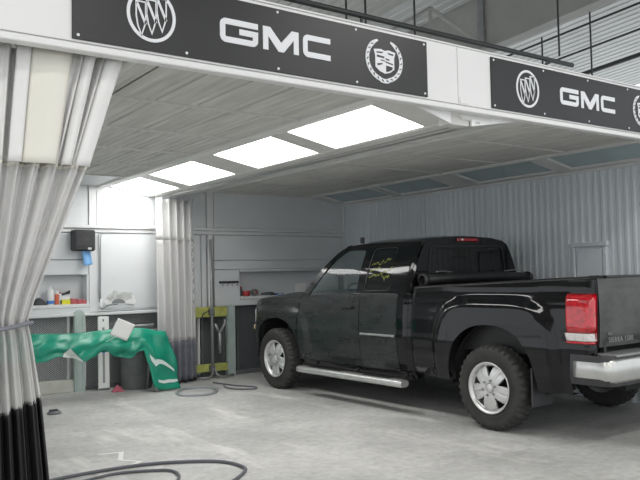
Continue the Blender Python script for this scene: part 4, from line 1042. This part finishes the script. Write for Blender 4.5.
# trestle under the tarp, and the tarp itself
t = thing('trestle', 'grey steel trestle stand standing under the green tarp', 'stand', (3.2, 9.45, 0))
MB().tube([(-1.3, 0, .79), (.80, 0, .79)], .03, 10).build('top_bar', 'steel_grey', t, True)
for x in (-1.2, .72):
    for dy in (-.16, .16): MB().tube([(x, 0, .78), (x, dy, .012)], .016, 8).build('leg', 'steel_grey', t, True)
tp = thing('tarp', 'crumpled green tarp with white print draped over a stand', 'tarp', (3.2, 9.45, 0))
FB = [(-1.5, .50), (-.74, .51), (-.57, .56), (-.40, .53), (-.26, .475), (-.13, .52), (.01, .60), (.20, .50), (.39, .47), (.50, .55), (.57, .56), (.63, .38), (.69, .06), (.74, .02), (1.0, .02)]
def tarp_pt(u, w, off=0):
    x = -1.5 + 2.40 * u
    zf = smooth_tab(FB, x); zb_ = .55; zt_ = .83 + .012 * math.sin(x * 5) - .04 * sstep(.55, .9, x)
    if w < .28:      # back fall
        q = w / .28; y, z = .12 - .05 * q, zb_ + (zt_ - .05 - zb_) * q
    elif w < .45:    # over the bar
        q = (w - .28) / .17; a = math.pi * q; y, z = .062 * math.cos(a) + .0, zt_ - .05 + .055 * math.sin(a)
    else:            # front fall, billowing
        q = (w - .45) / .55; L_ = zt_ - .05 - zf
        y = -.07 - .045 * math.sin(math.pi * min(1, q * 1.1)) - .03 * q - .05 * abs(math.sin(x * 5.2 + q * 2.2)) ** .7 * q - .035 * abs(math.sin(x * 9.1 - q * 3.1 + .4)) * q * (1 - .3 * q) - .02 * abs(math.sin(q * 6 + x * 2.5))
        z = zt_ - .05 - L_ * q; z += .015 * math.sin(x * 17 + q * 3) * q * (1 - q)
        x += .20 * q * sstep(.60, .95, x) - .03 * math.sin(q * 6 + x * 3) * q
        y -= off
    y += .008 * math.sin(x * 23 + w * 9) + .007 * math.sin(x * 9 - w * 21)
    return (x, y, z + (off * .5 if .28 <= w <= .6 else 0))
v, f = grid(110, 46, tarp_pt); o = solid(obj('sheet', v, f, 'tarp_green', tp, True), .004, 0)
for path, hw in (([(.882, .86), (.89, .87), (.902, .79), (.915, .73), (.932, .725), (.95, .75), (.965, .775), (.982, .81)], .016), ([(.922, .918), (.94, .922), (.96, .915), (.98, .918), (.994, .912)], .012)):
    n_ = len(path); v, f = grid(n_ - 1, 1, lambda u, w: tarp_pt(path[round(u * (n_ - 1))][0] + .004 * w, path[round(u * (n_ - 1))][1] + hw * (2 * w - 1) * (.5 + .9 * math.sin(math.pi * (.15 + .7 * u))), .008)); obj('white_print', v, f, 'tarp_print', tp, True)
v, f = grid(10, 8, lambda u, w: tarp_pt(.405 + .11 * u, 1 - .34 * (1 - abs(2 * u - 1)) * w * (1 - .4 * u), .008)); obj('turned_corner', v, f, 'tarp_lining', tp, True)
t = thing('paper_sheet', 'square white paper sheet pinned askew on the green tarp', 'paper', (3.45, 9.25, .845)); t.rotation_euler = (.25, .42, .05)
v, f = grid(8, 8, lambda u, w: (-.125 + .25 * u, .012 * math.sin(u * 3) * w, -.115 + .23 * w)); solid(obj('sheet', v, f, 'paper_white', t, True), .002)
MB().tube([(-.04, -.012, -.10), (-.09, -.03, -.16), (-.13, -.01, -.22)], .004, 5).build('string', 'tarp_print', t)
# pink rag, dark scrap, white tape, hoses on the floor
t = thing('rag', 'small crumpled pink rag on the floor beside the narrow white box', 'rag', (3.545, 9.70, 0)); rs = random.Random(2)
v, f = grid(14, 10, lambda u, w: (-.08 + .16 * u, -.06 + .12 * w, .004 + .06 * math.sin(math.pi * u) * math.sin(math.pi * w) * (1 + .5 * math.sin(u * 19 + w * 11)))); solid(obj('cloth', v, f, 'pink', t, True), .003)
t = thing('sanding_disc', 'small dark scrap of sanding pad lying on the bare concrete', 'scrap', (2.41, 8.59, 0)); o = smooth_angle(MB().lathe([(.0001, .002), (.075, .002), (.08, .012), (.06, .035), (.0001, .038)], 18).build('pad', 'bin_grey', t), 40); MB().cbox(-.05, .04, -.03, .03, .036, .05, .005).build('backing', 'dark_rubber', t)
def floor_path(name, label, cat, pts, r, m, n=8):
    c = []; P = [Vector((a, b, 0)) for a, b in pts]
    for i in range(len(P) - 1):     # Catmull-Rom
        p0, p1, p2, p3 = P[max(i - 1, 0)], P[i], P[i + 1], P[min(i + 2, len(P) - 1)]
        for k in range(8):
            t_ = k / 8; c.append(.5 * ((2 * p1) + (p2 - p0) * t_ + (2 * p0 - 5 * p1 + 4 * p2 - p3) * t_ ** 2 + (3 * p1 - p0 - 3 * p2 + p3) * t_ ** 3))
    c.append(P[-1]); o0 = c[0].copy()
    o = MB().tube([(q.x - o0.x, q.y - o0.y, r + .001) for q in c], r, n).build(name, m, None, True); o.location = (o0.x, o0.y, 0)
    return tag(o, label, cat)
floor_path('air_hose', 'black air hose looping across the bare floor near the gathered curtain', 'hose', [(1.0, 5.55), (1.55, 5.72), (2.05, 5.75), (2.42, 5.68), (2.79, 5.45), (2.88, 5.17), (2.78, 4.98), (2.45, 4.72), (2.0, 4.45), (1.4, 4.3)], .013, 'hose_grey')
floor_path('air_hose', 'second black air hose crossing the looped one beside the gathered curtain', 'hose', [(.9, 5.1), (1.5, 5.45), (1.95, 5.60), (2.2, 5.55), (2.4, 5.4), (2.3, 5.1), (1.9, 4.8)], .011, 'hose_grey')
coil = []
for k in range(29):
    a = 2 * math.pi * k / 12; rr = 1 - .10 * (k // 12) + .05 * math.sin(k * 2.1)
    coil.append((4.34 + .30 * rr * math.cos(a) + .10 * math.sin(a), 8.95 + .36 * rr * math.sin(a)))
floor_path('air_hose', 'pale grey coiled hose lying before the folded back curtain', 'hose', coil, .011, 'hose_light')
floor_path('air_hose', 'thin dark hose lying between the coil and the pickup front tyre', 'hose', [(4.86, 9.2), (4.76, 8.95), (4.82, 8.72), (5.0, 8.60), (5.08, 8.75), (4.95, 9.05), (4.85, 9.5)], .010, 'hose_grey')
t = MB().add(*[[(a, b, .003) for a, b in q] for q in [[(0, 0), (.06, -.01), (.16, -.18), (.13, -.2), (.05, -.05), (0, -.04)]]], [(0, 1, 2, 3, 4, 5)]).build('tape_strip', 'paper_white')
bpy.data.objects.remove(t)
t = obj('tape_strip', [(a, b, z) for z in (.0015, .004) for a, b in [(-.06, .35), (.10, .30), (.0, .05), (.11, -.10), (.03, -.15), (.06, -.165), (.155, -.11), (.045, .05), (.155, .325), (-.055, .375)]],
        [tuple(range(9, -1, -1)), tuple(range(10, 20))] + [(i, (i + 1) % 10, 10 + (i + 1) % 10, 10 + i) for i in range(10)], 'paper_white'); t.location = (2.20, 5.98, 0)
tag(t, 'zigzag strip of white masking tape on the concrete near the black hoses', 'tape')
